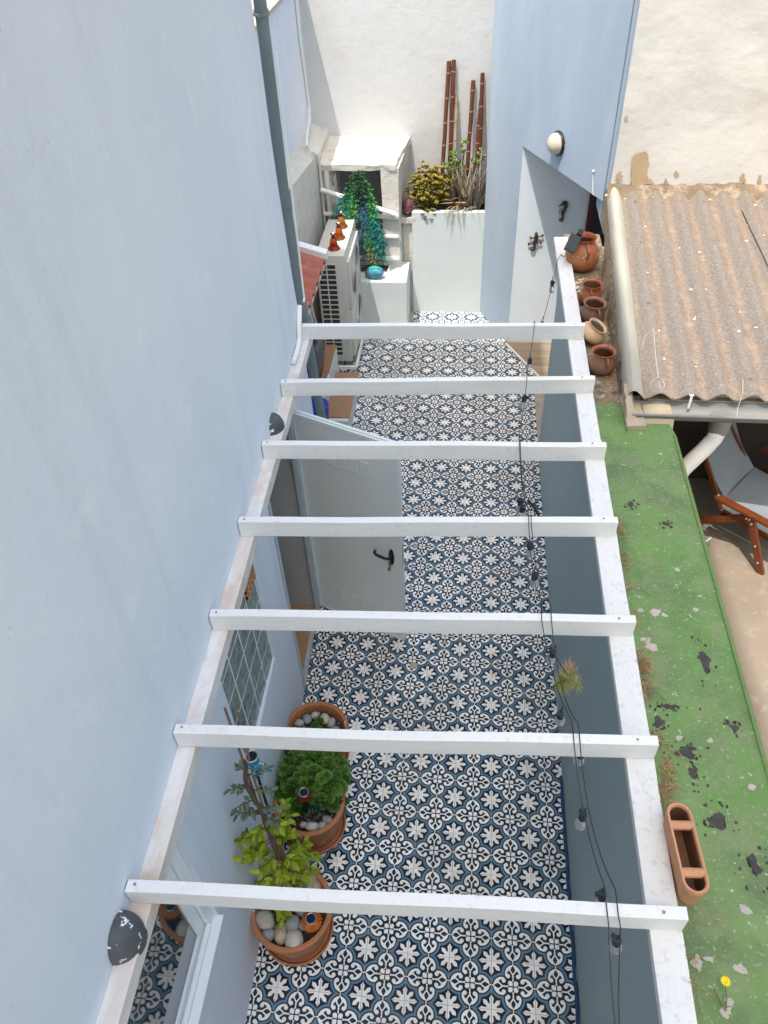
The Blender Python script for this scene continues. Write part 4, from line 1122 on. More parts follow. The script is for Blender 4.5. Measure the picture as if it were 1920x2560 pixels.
lamp = thing('bulkhead_lamp', 'round opal glass bulkhead lamp with a black rim on the blue wall', 'wall lamp', (6.98, 26.2, 10.15))
u_ = Vector((DB[0]-DA[0], DB[1]-DA[1], 0)).normalized(); n_ = Vector((u_.y, -u_.x, 0))
LM = Matrix(((u_.x, 0, n_.x, 7.02), (u_.y, 0, n_.y, 26.10), (0, 1, 0, 10.18), (0, 0, 0, 1)))
b = MB(); b.xf = LM; b.lathe([(.44, .0), (.44, .10), (.42, .14), (.36, .14)], n=32); b.build('rim', mat('black_chipped_rim', (.015, .016, .02), None, 1, .4, spots=[((.7, .7, .66), 30, .66, .68, 1.)]), lamp, smooth=True)
b = MB(); b.xf = LM; b.lathe([(.38, .12), (.375, .22), (.33, .34), (.24, .43), (.12, .48), (0, .495)], n=32); b.build('globe', M['opal'], lamp, smooth=True)
b = MB(); b.tube([(8.05, 23.75, 10.0), (8.1, 23.6, 9.5), (8.14, 23.5, 9.25)], .014, 6); b.ell((8.05, 23.72, 10.0), (.05, .05, .06), 8, 6); tag(b.build('cable_hook', M['pvc_white'], smooth=True), 'small white cable clip on the blue wall above the big pot', 'cable clip')

# ------------------------------------------------------------------ porch ornaments
def flat(mb, pts, y=28.6, th=.05, mi=0):
    n = len(pts)
    mb.add([(p[0], y, p[1]) for p in pts]+[(p[0], y-th, p[1]) for p in pts], [tuple(range(n)), tuple(range(2*n-1, n-1, -1))]+[(i, (i+1) % n, n+(i+1) % n, n+i) for i in range(n)], mi)
def spiral(cx, cz, r0, r1, a0, turns, n=26):
    return [(cx+(r0+(r1-r0)*k/n)*math.cos(a0+turns*2*math.pi*k/n), 28.57, cz+(r0+(r1-r0)*k/n)*math.sin(a0+turns*2*math.pi*k/n)) for k in range(n+1)]
gk = thing('gecko_ornament', 'enamelled metal gecko ornament with a curled tail on the porch wall', 'wall ornament', (6.7, 28.62, 4.8))
b = MB()
gx0, gz0 = 6.70, 5.20
b.tube([(gx0-.02, 28.56, gz0+.42), (gx0-.01, 28.55, gz0+.34), (gx0, 28.56, gz0+.27), (gx0+.0, 28.55, gz0+.12), (gx0-.03, 28.55, gz0-.02), (gx0-.05, 28.56, gz0-.13), (gx0-.02, 28.57, gz0-.24)], [.04, .085, .06, .095, .08, .06, .045], 10)
b.build('body', M['metal_gecko'], gk, smooth=True)
b = MB(); b.tube([(gx0-.02, 28.57, gz0-.22)]+spiral(gx0-.12, gz0-.33, .12, .02, .6, -1.35), [.04]+[.036-.0008*k for k in range(27)], 6); b.build('tail', M['metal_gecko'], gk, smooth=True)
for sx, sz, ex, ez in ((.06, .24, .24, .26), (-.06, .22, -.2, .16), (.04, -.04, .20, -.06), (-.08, -.06, -.26, -.12)):
    b = MB(); b.tube([(gx0+sx, 28.57, gz0+sz), (gx0+(sx+ex)*.5, 28.57, gz0+min(sz, ez)-.03), (gx0+ex, 28.57, gz0+ez)], .026, 6)
    for k in range(5):
        an = math.atan2(ez-sz+.02, ex)+(-1.1+.55*k)
        b.tube([(gx0+ex, 28.57, gz0+ez), (gx0+ex+.09*math.cos(an), 28.57, gz0+ez+.09*math.sin(an))], [.018, .014], 5)
    b.build('leg', M['metal_gecko'], gk)
sh_ = thing('seahorse_ornament', 'dark metal seahorse ornament with a spiky crest on the porch wall', 'wall ornament', (7.72, 28.62, 6.0))
hx, hz = 7.74, 6.55
b = MB()
b.tube([(hx-.21, 28.57, hz+.22), (hx-.13, 28.57, hz+.27), (hx-.03, 28.57, hz+.35), (hx+.05, 28.57, hz+.34), (hx+.10, 28.57, hz+.22), (hx+.05, 28.57, hz+.08), (hx-.02, 28.57, hz-.05), (hx+.0, 28.57, hz-.16), (hx+.03, 28.57, hz-.26)], [.02, .03, .085, .09, .07, .075, .075, .05, .04], 9)
b.build('body', M['metal_orn'], sh_, smooth=True)
b = MB(); b.tube([(hx+.03, 28.57, hz-.24)]+spiral(hx-.05, hz-.36, .10, .02, .9, -1.4), [.04]+[.034-.0007*k for k in range(27)], 6)
b.tube([(hx-.06, 28.57, hz+.12), (hx-.16, 28.57, hz+.05), (hx-.18, 28.57, hz-.06), (hx-.10, 28.57, hz-.13)], .014, 5); b.build('tail', M['metal_orn'], sh_, smooth=True)
b = MB()
for k in range(11):
    an = 2.1-.33*k; c = (hx+.03, hz+.31) if k < 7 else (hx+.02, hz+.31-.08*(k-6))
    p0 = (c[0]+.07*math.cos(an), c[1]+.07*math.sin(an)); p1 = (c[0]+.17*math.cos(an), c[1]+.17*math.sin(an))
    b.tube([(p0[0], 28.57, p0[1]), (p1[0], 28.57, p1[1])], [.03, .004], 5)
b.build('crest', M['metal_orn'], sh_)

# ------------------------------------------------------------------ string of bulbs
strg = thing('string_light', 'string of clear bulbs on dark cable looped over the pergola beams', 'string light', (5.6, 6, 8.5))
ZB = 9.585
def sag(p, q, s_, n=8): return [tuple(Vector(p).lerp(Vector(q), k/n)-Vector((0, 0, s_*4*(k/n)*(1-k/n)))) for k in range(n+1)]
bx1 = [(5.63, 13.92), (5.34, 11.32), (5.09, 8.76), (5.21, 6.36), (5.35, 3.9), (5.73, 1.5), (5.97, -.98)]
def ontop(p): return [(p[0]+.0, p[1]+.12, ZB), (p[0], p[1]-.10, ZB)]
P1 = [(6.72, 18.9, 9.2), (6.57, 18.5, 9.18), (6.44, 17.6, 9.0)]+sag((6.40, 17.5, 8.98), (5.95, 15.0, 8.98), .12)+sag((5.95, 15.0, 8.98), (5.63, 14.02, ZB), .05)
for p, q in zip(bx1, bx1[1:]):
    P1 += [(p[0], p[1]-.10, ZB)]+sag((p[0], p[1]-.16, ZB-.02), (q[0], q[1]+.24, ZB-.02), .30)+[(q[0], q[1]+.12, ZB)]
P1 += [(5.97, -1.08, ZB)]+sag((5.98, -1.2, ZB-.05), (6.05, -3.6, 9.3), .3)
b = MB(); b.tube(P1, .009, 5); b.build('cable', M['wire'], strg)
bx2 = [(5.11, 8.72), (5.26, 6.33), (5.52, 3.86), (5.82, 1.46), (6.11, -1.02)]
P2 = []
for p, q in zip(bx2, bx2[1:]):
    P2 += [(p[0], p[1]+.1, ZB), (p[0], p[1]-.10, ZB)]+sag((p[0], p[1]-.16, ZB-.02), (q[0], q[1]+.24, ZB-.02), .42)+[(q[0], q[1]+.12, ZB)]
P2 += [(6.11, -1.12, ZB)]+sag((6.13, -1.25, ZB-.05), (6.05, -3.6, 9.3), .5)
b = MB(); b.tube(P2, .009, 5); b.build('cable', M['wire'], strg)
bm_ = MB(); bm_.lathe([(.0, .02), (.05, .02), (.055, -.02), (.055, -.13), (.0, -.135)], n=14); bm_.box(.05, .085, -.02, .02, -.06, .01); sock_me = mesh_only(bm_, 'socket', M['socket'], smooth=True)
bm_ = MB(); bm_.lathe([(.045, -.13), (.065, -.17), (.085, -.23), (.085, -.29), (.06, -.345), (.0, -.37)], n=16); bulb_me = mesh_only(bm_, 'bulb', M['bulb'], smooth=True)
for i, (x, yy, z) in enumerate(((6.37, 17.43, 9.0), (5.95, 14.96, 9.0), (5.54, 13.06, 9.0), (5.34, 11.31, 9.0), (5.13, 7.46, 9.0), (5.16, 7.25, 9.0), (5.28, 6.15, 9.0), (5.34, 5.33, 9.0),
                                (5.42, 4.30, 9.0), (5.61, 3.48, 9.0), (5.64, 2.23, 9.0), (5.93, 1.50, 9.05), (5.88, .51, 9.0), (6.04, -.63, 9.0), (6.18, -1.22, 9.0))):
    sc = rnd(.95, 1.08)*1.06
    so = piece(sock_me, 'socket', strg, (x, yy, z), (rnd(-.15, .15), rnd(-.15, .15), rnd(0, 6)), sc)
    bo = bpy.data.objects.new('bulb', bulb_me); COL.objects.link(bo); bo.parent = so; ORG[bo] = ORG[so]
    q = MB(); q.tube([(x, yy, z+.02), (x+rnd(-.02, .02), yy, z+.2)], .012, 4); q.build('drop_wire', M['wire'], strg)

# hanging air plant
ap = thing('air_plant', 'spiky tillandsia ball hanging from the string of bulbs', 'air plant', (5.92, 3.3, 8.4))
b = MB(); c = Vector((5.88, 3.12, 8.72))
def spike(mb, c, d, L, w_, droop=.2):
    d = d.normalized(); sd = d.cross(Vector((0, 0, 1)))
    sd = sd.normalized() if sd.length > .1 else Vector((1, 0, 0))
    p1 = c+d*L*.5+Vector((0, 0, -droop*L*.1)); p2 = c+d*L+Vector((0, 0, -droop*L*.4))
    up = sd.cross(d)*w_*.4
    mb.add([c-sd*w_, c+sd*w_, p1+sd*w_*.6+up, p1-sd*w_*.6+up, p2], [(0, 1, 2, 3), (3, 2, 4)])
for k in range(7):
    cc = c+Vector((rnd(-.14, .14), rnd(-.13, .13), rnd(-.1, .1)))
    for i in range(42):
        d = Vector((rnd(-1, 1), rnd(-1, 1), rnd(-.7, 1)))
        spike(b, cc, d, rnd(.14, .26), .010)
b.build('leaf_tuft', M['tilland'], ap)
b = MB()
for i in range(40): spike(b, c+Vector((rnd(-.06, .06), .12+rnd(-.05, .1), .05)), Vector((rnd(-.4, .6), rnd(.1, 1), rnd(-.2, .8))), rnd(.1, .3), .008)
b.build('dry_tuft', M['straw'], ap)
b = MB(); b.tube([(5.6, 3.4, 9.05), (5.72, 3.25, 8.95), (5.86, 3.12, 8.8)], .012, 4); b.build('hanger', M['wire'], ap)

# ------------------------------------------------------------------ terracotta planters by the left wall
def pot(label, cx, cy, rt, rb, h, saucer=True):
    t = thing('terracotta_pot', label, 'plant pot', (cx, cy, 0), 'large terracotta pots by the left wall')
    b = MB()
    b.lathe([(rb, .10), (rb+(rt-rb)*.45, h*.5), (rt-.05, h-.26), (rt-.03, h-.24), (rt, h-.2), (rt+.01, h-.02), (rt-.03, h), (rt-.10, h-.01), (rt-.13, h-.08), (rt-.16, h-.34)], (cx, cy, 0), 56)
    b.build('bowl', M['terracotta'], t, smooth=True)
    if saucer:
        b = MB(); b.lathe([(rb+.02, .0), (rb+.14, .03), (rb+.18, .20), (rb+.14, .22), (rb+.08, .12), (0, .11)], (cx, cy, 0), 48); b.build('saucer', M['terracotta'], t, smooth=True)
    b = MB(); b.lathe([(rt-.14, h-.30), (rt*.6, h-.24), (rt*.3, h-.27), (0, h-.22)], (cx, cy, 0), 36); b.build('soil', M['soil'], t, smooth=True)
    return t
pot('terracotta pot holding big river stones and the twisted climber, nearest the sliding window', .28, 1.30, .96, .70, 1.5)
pot('terracotta pot overflowing with dark green rosette succulents, middle of the row', .26, 3.90, .92, .68, 1.5)
pot('terracotta pot with pale pebbles and small cactus shoots, farthest along the wall', .10, 5.92, .91, .66, 1.48)

def stone(label, x, yy, z, rx, ry, rz, mi, rot=0.0, lump=.18, seed=0):
    b = MB(); b.ell((x, yy, z), (rx, ry, rz), 18, 11, Matrix.Rotation(rot, 3, 'Z'), lump, seed)
    tag(b.build('stone', M['stones'][mi], smooth=True), label, 'stone', 'stones lying in the terracotta pots')
ST = [('large cream oval stone at the left inside the front pot', -.32, 1.02, 1.34, .27, .22, .17, 0, -.4),
      ('squarish grey stone at the lower left inside the front pot', -.17, .72, 1.32, .17, .16, .14, 1, .3),
      ('upright ochre stone left of the round pinkish one in the front pot', .12, .75, 1.34, .16, .24, .17, 2, .2),
      ('large round pinkish white stone at the front of the front pot', .45, .64, 1.36, .22, .23, .19, 3, .5),
      ('smooth blue grey stone in the centre of the front pot', .36, .98, 1.38, .19, .18, .15, 1, .7),
      ('small round grey pebble beside the orange solar light', .58, .96, 1.34, .10, .11, .10, 1, .1),
      ('dark blue grey stone behind the centre of the front pot', .52, 1.32, 1.35, .17, .20, .14, 1, 1.1),
      ('beige stone behind the orange solar light', .72, 1.28, 1.36, .14, .19, .13, 0, .4),
      ('white angular stone at the right back of the front pot', .98, 1.42, 1.36, .17, .14, .13, 3, .2),
      ('long rough sandstone lying at the back rim of the front pot', .66, 1.85, 1.42, .19, .34, .16, 4, .45),
      ('pale grey stone left of the long sandstone in the front pot', .34, 1.85, 1.36, .15, .17, .14, 3, .6),
      ('whitish stone under the climber stem in the front pot', .05, 1.72, 1.40, .22, .17, .17, 3, .2),
      ('big white cobble at the front of the succulent pot', .42, 3.28, 1.36, .17, .13, .12, 3, .1),
      ('small white pebble at the left front of the succulent pot', .20, 3.32, 1.34, .11, .08, .09, 3, .4),
      ('rounded cream pebble right of the big cobble in the succulent pot', .68, 3.32, 1.36, .12, .11, .10, 0, .5),
      ('angular grey pebble at the right front of the succulent pot', .80, 3.48, 1.38, .16, .10, .09, 1, -.4),
      ('flat cream pebble leftmost in the farthest pot', -.42, 6.18, 1.34, .15, .11, .10, 0, .1),
      ('speckled grey pebble second from left in the farthest pot', -.22, 6.30, 1.36, .13, .15, .11, 1, .5),
      ('chalky white pebble at the back of the farthest pot', -.02, 6.44, 1.36, .12, .11, .10, 3, .2),
      ('round pale grey pebble right of the cactus in the farthest pot', .28, 6.36, 1.36, .14, .16, .12, 3, .3),
      ('egg shaped cream pebble at the right of the farthest pot', .48, 6.26, 1.34, .12, .15, .11, 0, -.2),
      ('greyish pebble rightmost in the farthest pot', .60, 6.02, 1.34, .15, .12, .11, 1, .2),
      ('rough white rock at the near right of the farthest pot', .52, 5.36, 1.36, .14, .11, .10, 3, .2)]
for i, a_ in enumerate(ST): stone(*a_[:9], .16 if a_[7] != 4 else .5, i+1)
b = MB()
for i in range(120):
    an = rnd(0, 6.28); rr = .72*math.sqrt(rnd(0, 1)); cc = random.choice([(.28, 1.30), (.26, 3.90), (.10, 5.92)])
    b.ell((cc[0]+rr*math.cos(an), cc[1]+rr*math.sin(an), 1.26), (rnd(.015, .04),)*3, 6, 4, lump=.3, seed=i)
tag(b.build('gravel', M['stones'][0]), kind='stuff')

def solar(label, x, yy, z0, z1, rib, r_=.17):
    t = thing('solar_light', label, 'solar light', (x, yy, z0), 'little solar stake lights')
    b = MB(); b.tube([(x, yy, z0), (x, yy, z1-.2)], .03, 6); b.build('stake', M['black'], t)
    b = MB(); b.lathe([(.07, -.30), (r_*.9, -.22), (r_, -.12), (r_*.7, -.04), (.09, 0)], (x, yy, z1), 40, wob=lambda an, v: .07*math.cos(20*an)); b.build('ribbed_shade', M[rib], t, smooth=True)
    b = MB(); b.lathe([(.10, -.02), (.125, .0), (.125, .05), (.115, .06), (.105, .055)], (x, yy, z1), 24, cap=False); b.build('cap', M['steel'], t, smooth=True)
    b = MB(); b.lathe([(0, .053), (.108, .052), (.108, .02)], (x, yy, z1), 24); b.build('solar_cell', M['pv'], t)
    return t
solar('orange ribbed solar light standing among the stones of the front pot', .82, 1.0, 1.2, 1.72, 'orange_rib', .24)
solar('red ribbed solar light rising from the succulents', .28, 3.62, 1.3, 2.45, 'red_rib', .16)
t = solar('black capped solar light with turquoise petals high beside the climber', .04, 2.10, 4.6, 6.95, 'teal_petal', .12)
b = MB()
for i in range(46):
    d = Vector((rnd(-1, 1), rnd(-1, 1), rnd(-.3, 1))); cc = Vector((.22, 1.96, 6.72))+d.normalized()*.12
    sd = d.cross(Vector((0, 0, 1))).normalized()*.045; up = d.normalized()*.07
    b.add([cc-sd, cc+up*.3+sd*0-Vector((0, 0, .03)), cc+sd, cc+up], [(0, 1, 2, 3)], i % 3 == 0)
b.build('petal_cluster', [M['teal_petal'], M['pale_petal']], t)

# twisted climber
cl = thing('climber', 'twisted climber with lime green leaves trained up stakes from the front pot', 'climbing plant', (.05, 1.6, 1.25))
stem = [(.05, 1.60, 1.25), (.16, 1.60, 2.0), (.27, 1.62, 2.9), (.22, 1.70, 3.6), (.08, 1.80, 4.3), (.03, 1.86, 4.9), (-.08, 1.90, 5.5), (-.13, 1.98, 6.2), (-.11, 2.05, 6.9)]
b = MB()
for k in range(4):
    ph = k*1.57; pts = []
    n = 60
    for i in range(n+1):
        t_ = i/n*(len(stem)-1); j = min(int(t_), len(stem)-2)
        p = Vector(stem[j]).lerp(Vector(stem[j+1]), t_-j); rr = .04*(1-.3*i/n)
        pts.append(p+Vector((rr*math.cos(ph+i*.32)+.045*math.sin(i*.33), rr*math.sin(ph+i*.32)+.03*math.sin(i*.21+1), 0)))
    b.tube(pts, [.034-.010*i/n for i in range(n+1)], 6)
b.build('stem', M['bark'], cl, smooth=True)
b = MB(); b.tube([(.0, 1.9, 1.3), (-.12, 2.05, 5), (-.20, 2.15, 8.6)], .026, 6); b.tube([(.1, 1.8, 1.3), (.0, 2.0, 6.4), (.05, 2.1, 8.6)], .026, 6); b.build('stake', M['stake'], cl)
def leaf_mesh(L, w_, name, mt, curl=.2, n=4):
    q = MB()
    for i in range(n):
        def row(t_):
            ww = w_*math.sin(math.pi*min(1, t_*.96+.02))**.8
            return [(-ww, t_*L, .35*ww-curl*L*t_*t_), (0, t_*L, -curl*L*t_*t_), (ww, t_*L, .35*ww-curl*L*t_*t_)]
        r0, r1 = row(i/n), row((i+1)/n)
        q.add(r0+r1, [(0, 1, 4, 3), (1, 2, 5, 4)])
    return mesh_only(q, name, mt, smooth=True)
lm = [leaf_mesh(.215, .055, 'leaf', M['bright_leaf'], c_) for c_ in (.1, .3, .5)]
def sprig(parent, me_list, base, tip, n, sc, twigm, sag_=.1):
    base, tip = Vector(base), Vector(tip)
    pts = [base.lerp(tip, k/6)+Vector((0, 0, -sag_*(k/6)**2)) for k in range(7)]
    q = MB(); q.tube(pts, [.018-.0018*k for k in range(7)], 5); q.build('twig', twigm, parent)
    for i in range(n):
        f = .2+.8*(i+.5)/n; p = base.lerp(tip, f)+Vector((0, 0, -sag_*f*f))
        d = (tip-base); az = math.atan2(-d.x, d.y)+(1 if i % 2 else -1)*rnd(.4, 1.2)
        piece(random.choice(me_list), 'leaf', parent, p, (rnd(-.9, .6), rnd(-.8, .8), az), sc*rnd(.75, 1.15))
random.seed(21)
tips = [(-.5, 1.45, 4.6), (-.46, 1.5, 3.8), (-.2, 1.6, 4.7), (.38, 1.75, 4.9), (-.38, 1.2, 2.2), (.62, 1.75, 2.2), (.95, 1.9, 3.2), (-.32, 1.35, 4.3), (-.44, 1.25, 4.2), (-.38, 1.1, 2.6), (-.3, 1.3, 2.9), (.55, 1.55, 3.6), (.75, 1.5, 3.0), (.62, 1.2, 2.6), (.35, 1.15, 3.6), (.52, 1.9, 4.2), (.45, 2.25, 4.3), (.25, 2.5, 4.3), (.85, 1.75, 2.7), (.0, 1.0, 3.3), (.3, 1.2, 2.2), (.5, 1.5, 2.0), (-.1, 1.2, 3.8), (.6, 1.9, 3.2), (.15, 1.2, 1.9), (.72, 2.05, 3.5), (.2, 2.1, 3.9)]
for i, tp in enumerate(tips):
    h_ = max(1.9, min(4.6, tp[2]-.15)); j = 0
    while j < len(stem)-2 and stem[j+1][2] < h_: j += 1
    p0, p1 = Vector(stem[j]), Vector(stem[j+1]); base = p0.lerp(p1, (h_-p0.z)/(p1.z-p0.z))
    sprig(cl, lm, base, tp, 17, 1.0, M['bark'], .08)
b = None
for i in range(8):
    piece(random.choice(lm), 'leaf', cl, (.12+rnd(-.16, .16), 1.12+rnd(-.14, .14), 1.62+rnd(0, .16)), (rnd(-.4, .5), rnd(-.5, .5), rnd(0, 6.28)), rnd(.8, 1.1))
lg = [leaf_mesh(.20, .055, 'leaf', M['grey_leaf'], c_) for c_ in (.1, .4)]
for tp in ((-.50, 1.9, 6.0), (-.48, 1.75, 5.2), (-.42, 1.7, 5.6), (.32, 2.0, 5.9), (.36, 1.9, 5.3), (.3, 1.8, 4.9), (-.46, 1.75, 4.4), (-.36, 2.2, 6.5), (.28, 2.2, 6.4), (-.3, 1.9, 5.0)):
    h_ = min(6.6, tp[2]); j = 0
    while j < len(stem)-2 and stem[j+1][2] < h_: j += 1
    p0, p1 = Vector(stem[j]), Vector(stem[j+1]); base = p0.lerp(p1, max(0, min(1, (h_-p0.z)/(p1.z-p0.z))))
    sprig(cl, lg, base, tp, 8, .85, M['bark'], .03)

# rosette succulent
suc = thing('succulent', 'dense dark green rosette succulent filling the middle pot', 'succulent', (.26, 3.9, 1.25))
q = MB()
for ring, (n, L, tilt) in enumerate(((6, .125, .15), (6, .10, .5), (4, .065, .95))):
    for k in range(n):
        an = 2*math.pi*(k+.5*ring)/n
        d = Vector((math.cos(an)*math.cos(tilt), math.sin(an)*math.cos(tilt), math.sin(tilt))); sd = Vector((-math.sin(an), math.cos(an), 0)); up = sd.cross(d)*-1
        w_ = L*.48; c0 = Vector((0, 0, .02*ring))
        q.add([c0, c0+d*L*.45+sd*w_*.8+up*.018, c0+d*L*.85+sd*w_+up*.03, c0+d*L, c0+d*L*.85-sd*w_+up*.03, c0+d*L*.45-sd*w_*.8+up*.018, c0+d*L*.6], [(0, 1, 6), (1, 2, 6), (2, 3, 6), (3, 4, 6), (4, 5, 6), (5, 0, 6)])
ros_me = mesh_only(q, 'rosette', M['rosette'], smooth=True)
random.seed(5)
cnt = 0
pts = []
while cnt < 125:
    x, yy = rnd(-.75, 1.15), rnd(3.35, 5.45)
    u, v = (x-.30)/.88, (yy-4.32)/1.05
    if u*u+v*v > 1: continue
    if yy < 3.62 and .1 < x < .9: continue
    if any((x-a_)**2+(yy-c_)**2 < .013 for a_, c_ in pts) and random.random() < .9: continue
    pts.append((x, yy)); h_ = math.sqrt(max(0, 1-(u*u+v*v)))
    z = 1.40+.72*h_+rnd(-.2, .2); cnt += 1
    nrm = Vector((u*.8, v*.8-.1, .9)).normalized()
    eul = nrm.to_track_quat('Z', 'Y').to_euler(); 
    piece(ros_me, 'rosette', suc, (x, yy, z), (eul.x+rnd(-.3, .3), eul.y+rnd(-.3, .3), rnd(0, 6)), rnd(1.05, 1.6))
b = MB(); b.ell((.30, 4.42, 1.30), (.74, .80, .62), 20, 10, lump=.2, seed=4); b.build('stem_mass', M['gar_dark'], suc, smooth=True)
b = MB()
for i in range(9):
    p = Vector((.30+rnd(-.12, .3), 3.45+rnd(-.05, .2), 1.35)); d = Vector((rnd(-.5, .5), rnd(-.6, .3), 1)).normalized()
    b.tube([p, p+d*.15, p+d*.3], [.035, .05, .015], 7)
b.build('finger_leaf', M['grey_leaf'], suc, smooth=True)
cac = thing('small_cactus', 'cluster of small green brown cactus shoots in the farthest pot', 'cactus', (.08, 6.2, 1.25))
b = MB()
for i in range(9):
    p = Vector((.08+rnd(-.16, .2), 6.16+rnd(-.12, .14), 1.2)); h_ = rnd(.2, .5)
    b.tube([p, p+Vector((rnd(-.05, .05), 0, h_*.6)), p+Vector((rnd(-.08, .08), 0, h_))], [.03, .04, .018], 7)
b.build('shoot', M['succ_green'], cac, smooth=True)
b = MB(); b.tube([(.0, 5.3, 1.26), (.0, 5.3, 1.62)], [.22, .28], 20); tag(b.build('small_red_pot', M['glazed'], smooth=True), 'small glazed red pot tucked in the near side of the farthest pot', 'plant pot')

# ------------------------------------------------------------------ far plants: bamboo, jade, aloe, garland
for i, (xt, zt, xb, yb, r_, mt, lb) in enumerate((
        (2.52, 11.0, 2.26, 33.3, .10, 'bamboo', 'tall brown bamboo pole leftmost against the white back wall'),
        (2.74, 11.05, 2.62, 33.6, .10, 'bamboo', 'tall brown bamboo pole second from the left, touching the leftmost one'),
        (2.89, 9.62, 2.89, 33.4, .085, 'bamboo_old', 'short bleached bamboo pole third from the left'),
        (3.65, 10.2, 3.46, 33.5, .10, 'bamboo', 'middle height brown bamboo pole standing alone right of the bleached one'),
        (4.05, 10.5, 4.12, 33.6, .095, 'bamboo', 'brown bamboo pole rightmost, upright beside the blue wall'),
        (4.03, 9.4, 3.82, 33.3, .09, 'bamboo', 'brown bamboo pole leaning behind the rightmost one'))):
    t = thing('bamboo_pole', lb, 'bamboo pole', (xb, yb, 5.1), 'bamboo poles in the planter')
    a_, c_ = Vector((xb, yb, 5.1)), Vector((xt, 34.35, zt))
    b = MB(); b.tube([a_.lerp(c_, k/12)+Vector((.006*math.sin(k*1.3+i), 0, 0)) for k in range(13)], r_, 12); b.build('cane', M[mt], t, smooth=True)
    b = MB()
    for f in (.12, .27, .42, .58, .75, .92):
        p = a_.lerp(c_, f)+Vector((.006*math.sin(f*12*1.3+i), 0, 0)); d = (c_-a_).normalized(); b.tube([p-d*.03, p, p+d*.03], [r_*1.01, r_*1.13, r_*1.01], 12)
    b.build('node_ring', M['node'], t, smooth=True)
def leaf_blob(mb, p, L, w_, d):
    d = d.normalized(); sd = d.cross(Vector((0, 0, 1)))
    sd = sd.normalized() if sd.length > .05 else Vector((1, 0, 0)); up = sd.cross(d)
    mb.add([p, p+d*L*.5+sd*w_, p+d*L, p+d*L*.5-sd*w_, p+d*L*.5+up*w_*.5, p+d*L*.5-up*w_*.4], [(0, 1, 4), (1, 2, 4), (2, 3, 4), (3, 0, 4), (1, 0, 5), (2, 1, 5), (3, 2, 5), (0, 3, 5)])
random.seed(11)
jd = thing('jade_plant', 'rounded jade plant with ochre yellow leaves at the left of the planter', 'succulent', (1.75, 32.2, 5.1))
b = MB()
for i in range(620):
    d = Vector((rnd(-1, 1), rnd(-1, .8), rnd(-.55, 1)))
    if d.length > 1: continue
    d = d.normalized(); d = d*rnd(.6, 1.0)*(1+.55*mnoise.noise(d*2.2))
    p = Vector((1.72+d.x*.92, 32.35+d.y*.75, 6.02+d.z*1.05))
    for k in range(8):
        an = k*.785+rnd(0, .3); leaf_blob(b, p, rnd(.13, .19), .06, Vector((math.cos(an), math.sin(an), rnd(.2, 1.1)))+d*.4)
for i in range(14):
    p = Vector((1.75+rnd(-.45, .3), 31.55+rnd(-.05, .2), 5.1+rnd(-.25, .3)))
    for k in range(8): an = k*.785; leaf_blob(b, p, .13, .05, Vector((math.cos(an), math.sin(an), rnd(.2, 1))))
b.build('foliage', M['jade'], jd)
b = MB()
for i in range(9): b.tube([(1.8+rnd(-.1, .1), 32.3, 5.0), (1.75+rnd(-.4, .4), 32.3+rnd(-.3, .3), 5.6), (1.75+rnd(-.7, .7), 32.3+rnd(-.4, .4), 6.3)], [.07, .05, .025], 6)
b.build('branch', M['bark'], jd)
gs = thing('green_succulent', 'upright green succulent between the jade plant and the poles', 'succulent', (3.0, 33, 5.1))
b = MB()
for cx_, cz_, n in ((2.85, 7.3, 9), (2.6, 6.8, 8), (3.35, 7.75, 6), (3.1, 6.9, 9), (3.5, 6.6, 7), (3.85, 7.2, 4), (4.15, 7.3, 4), (2.9, 6.2, 8), (3.2, 6.0, 6)):
    for i in range(n):
        p = Vector((cx_+rnd(-.16, .16), 32.9+rnd(-.2, .2), cz_+rnd(-.22, .22)))
        for k in range(6): leaf_blob(b, p, rnd(.14, .22), .06, Vector((rnd(-1, 1), rnd(-1, 1), rnd(.1, 1.2))))
b.build('foliage', M['succ_green'], gs)
b = MB()
for cx_, cz_ in ((2.85, 7.2), (3.35, 7.6), (3.1, 6.8), (3.85, 7.1), (4.15, 7.2)): b.tube([(3.1, 33, 5), (cx_, 32.95, cz_)], [.06, .03], 6)
b.build('stem', M['bark'], gs)
al = thing('aloe', 'drooping dusty brown aloe at the right end of the planter', 'aloe', (3.7, 32.3, 5.1))
def blade(mb, c, d, L, w_, droop, n=8):
    c = Vector(c); d = Vector(d).normalized(); h = Vector((d.x, d.y, 0)); pts = []
    p = c.copy()
    for k in range(n+1):
        pts.append(p.copy()); p = p+d*L/n; d = (d+Vector((0, 0, -droop/n))).normalized()
    sd = Vector((-h.y, h.x, 0)); sd = sd.normalized() if sd.length > .05 else Vector((1, 0, 0))
    vs = []; fs = []
    for k, q_ in enumerate(pts):
        w2 = w_*(1-k/n)**.8+.004; vs += [q_-sd*w2+Vector((0, 0, w2*.5)), q_-Vector((0, 0, w2*.35)), q_+sd*w2+Vector((0, 0, w2*.5))]
    for k in range(n):
        o = k*3; fs += [(o, o+1, o+4, o+3), (o+1, o+2, o+5, o+4), (o+2, o, o+3, o+5)]
    mb.add(vs, fs)
for i in range(70):
    an = rnd(0, 6.28); up = rnd(.5, 2.6); q = MB()
    blade(q, (3.6+rnd(-.35, .6), 32.4+rnd(-.3, .5), 5.15), (math.cos(an)*.55, math.sin(an)*.5-.1, up), rnd(1.3, 2.9), rnd(.06, .10), rnd(.0, 1.1))
    q.build('leaf', M['aloe'], al, smooth=True)
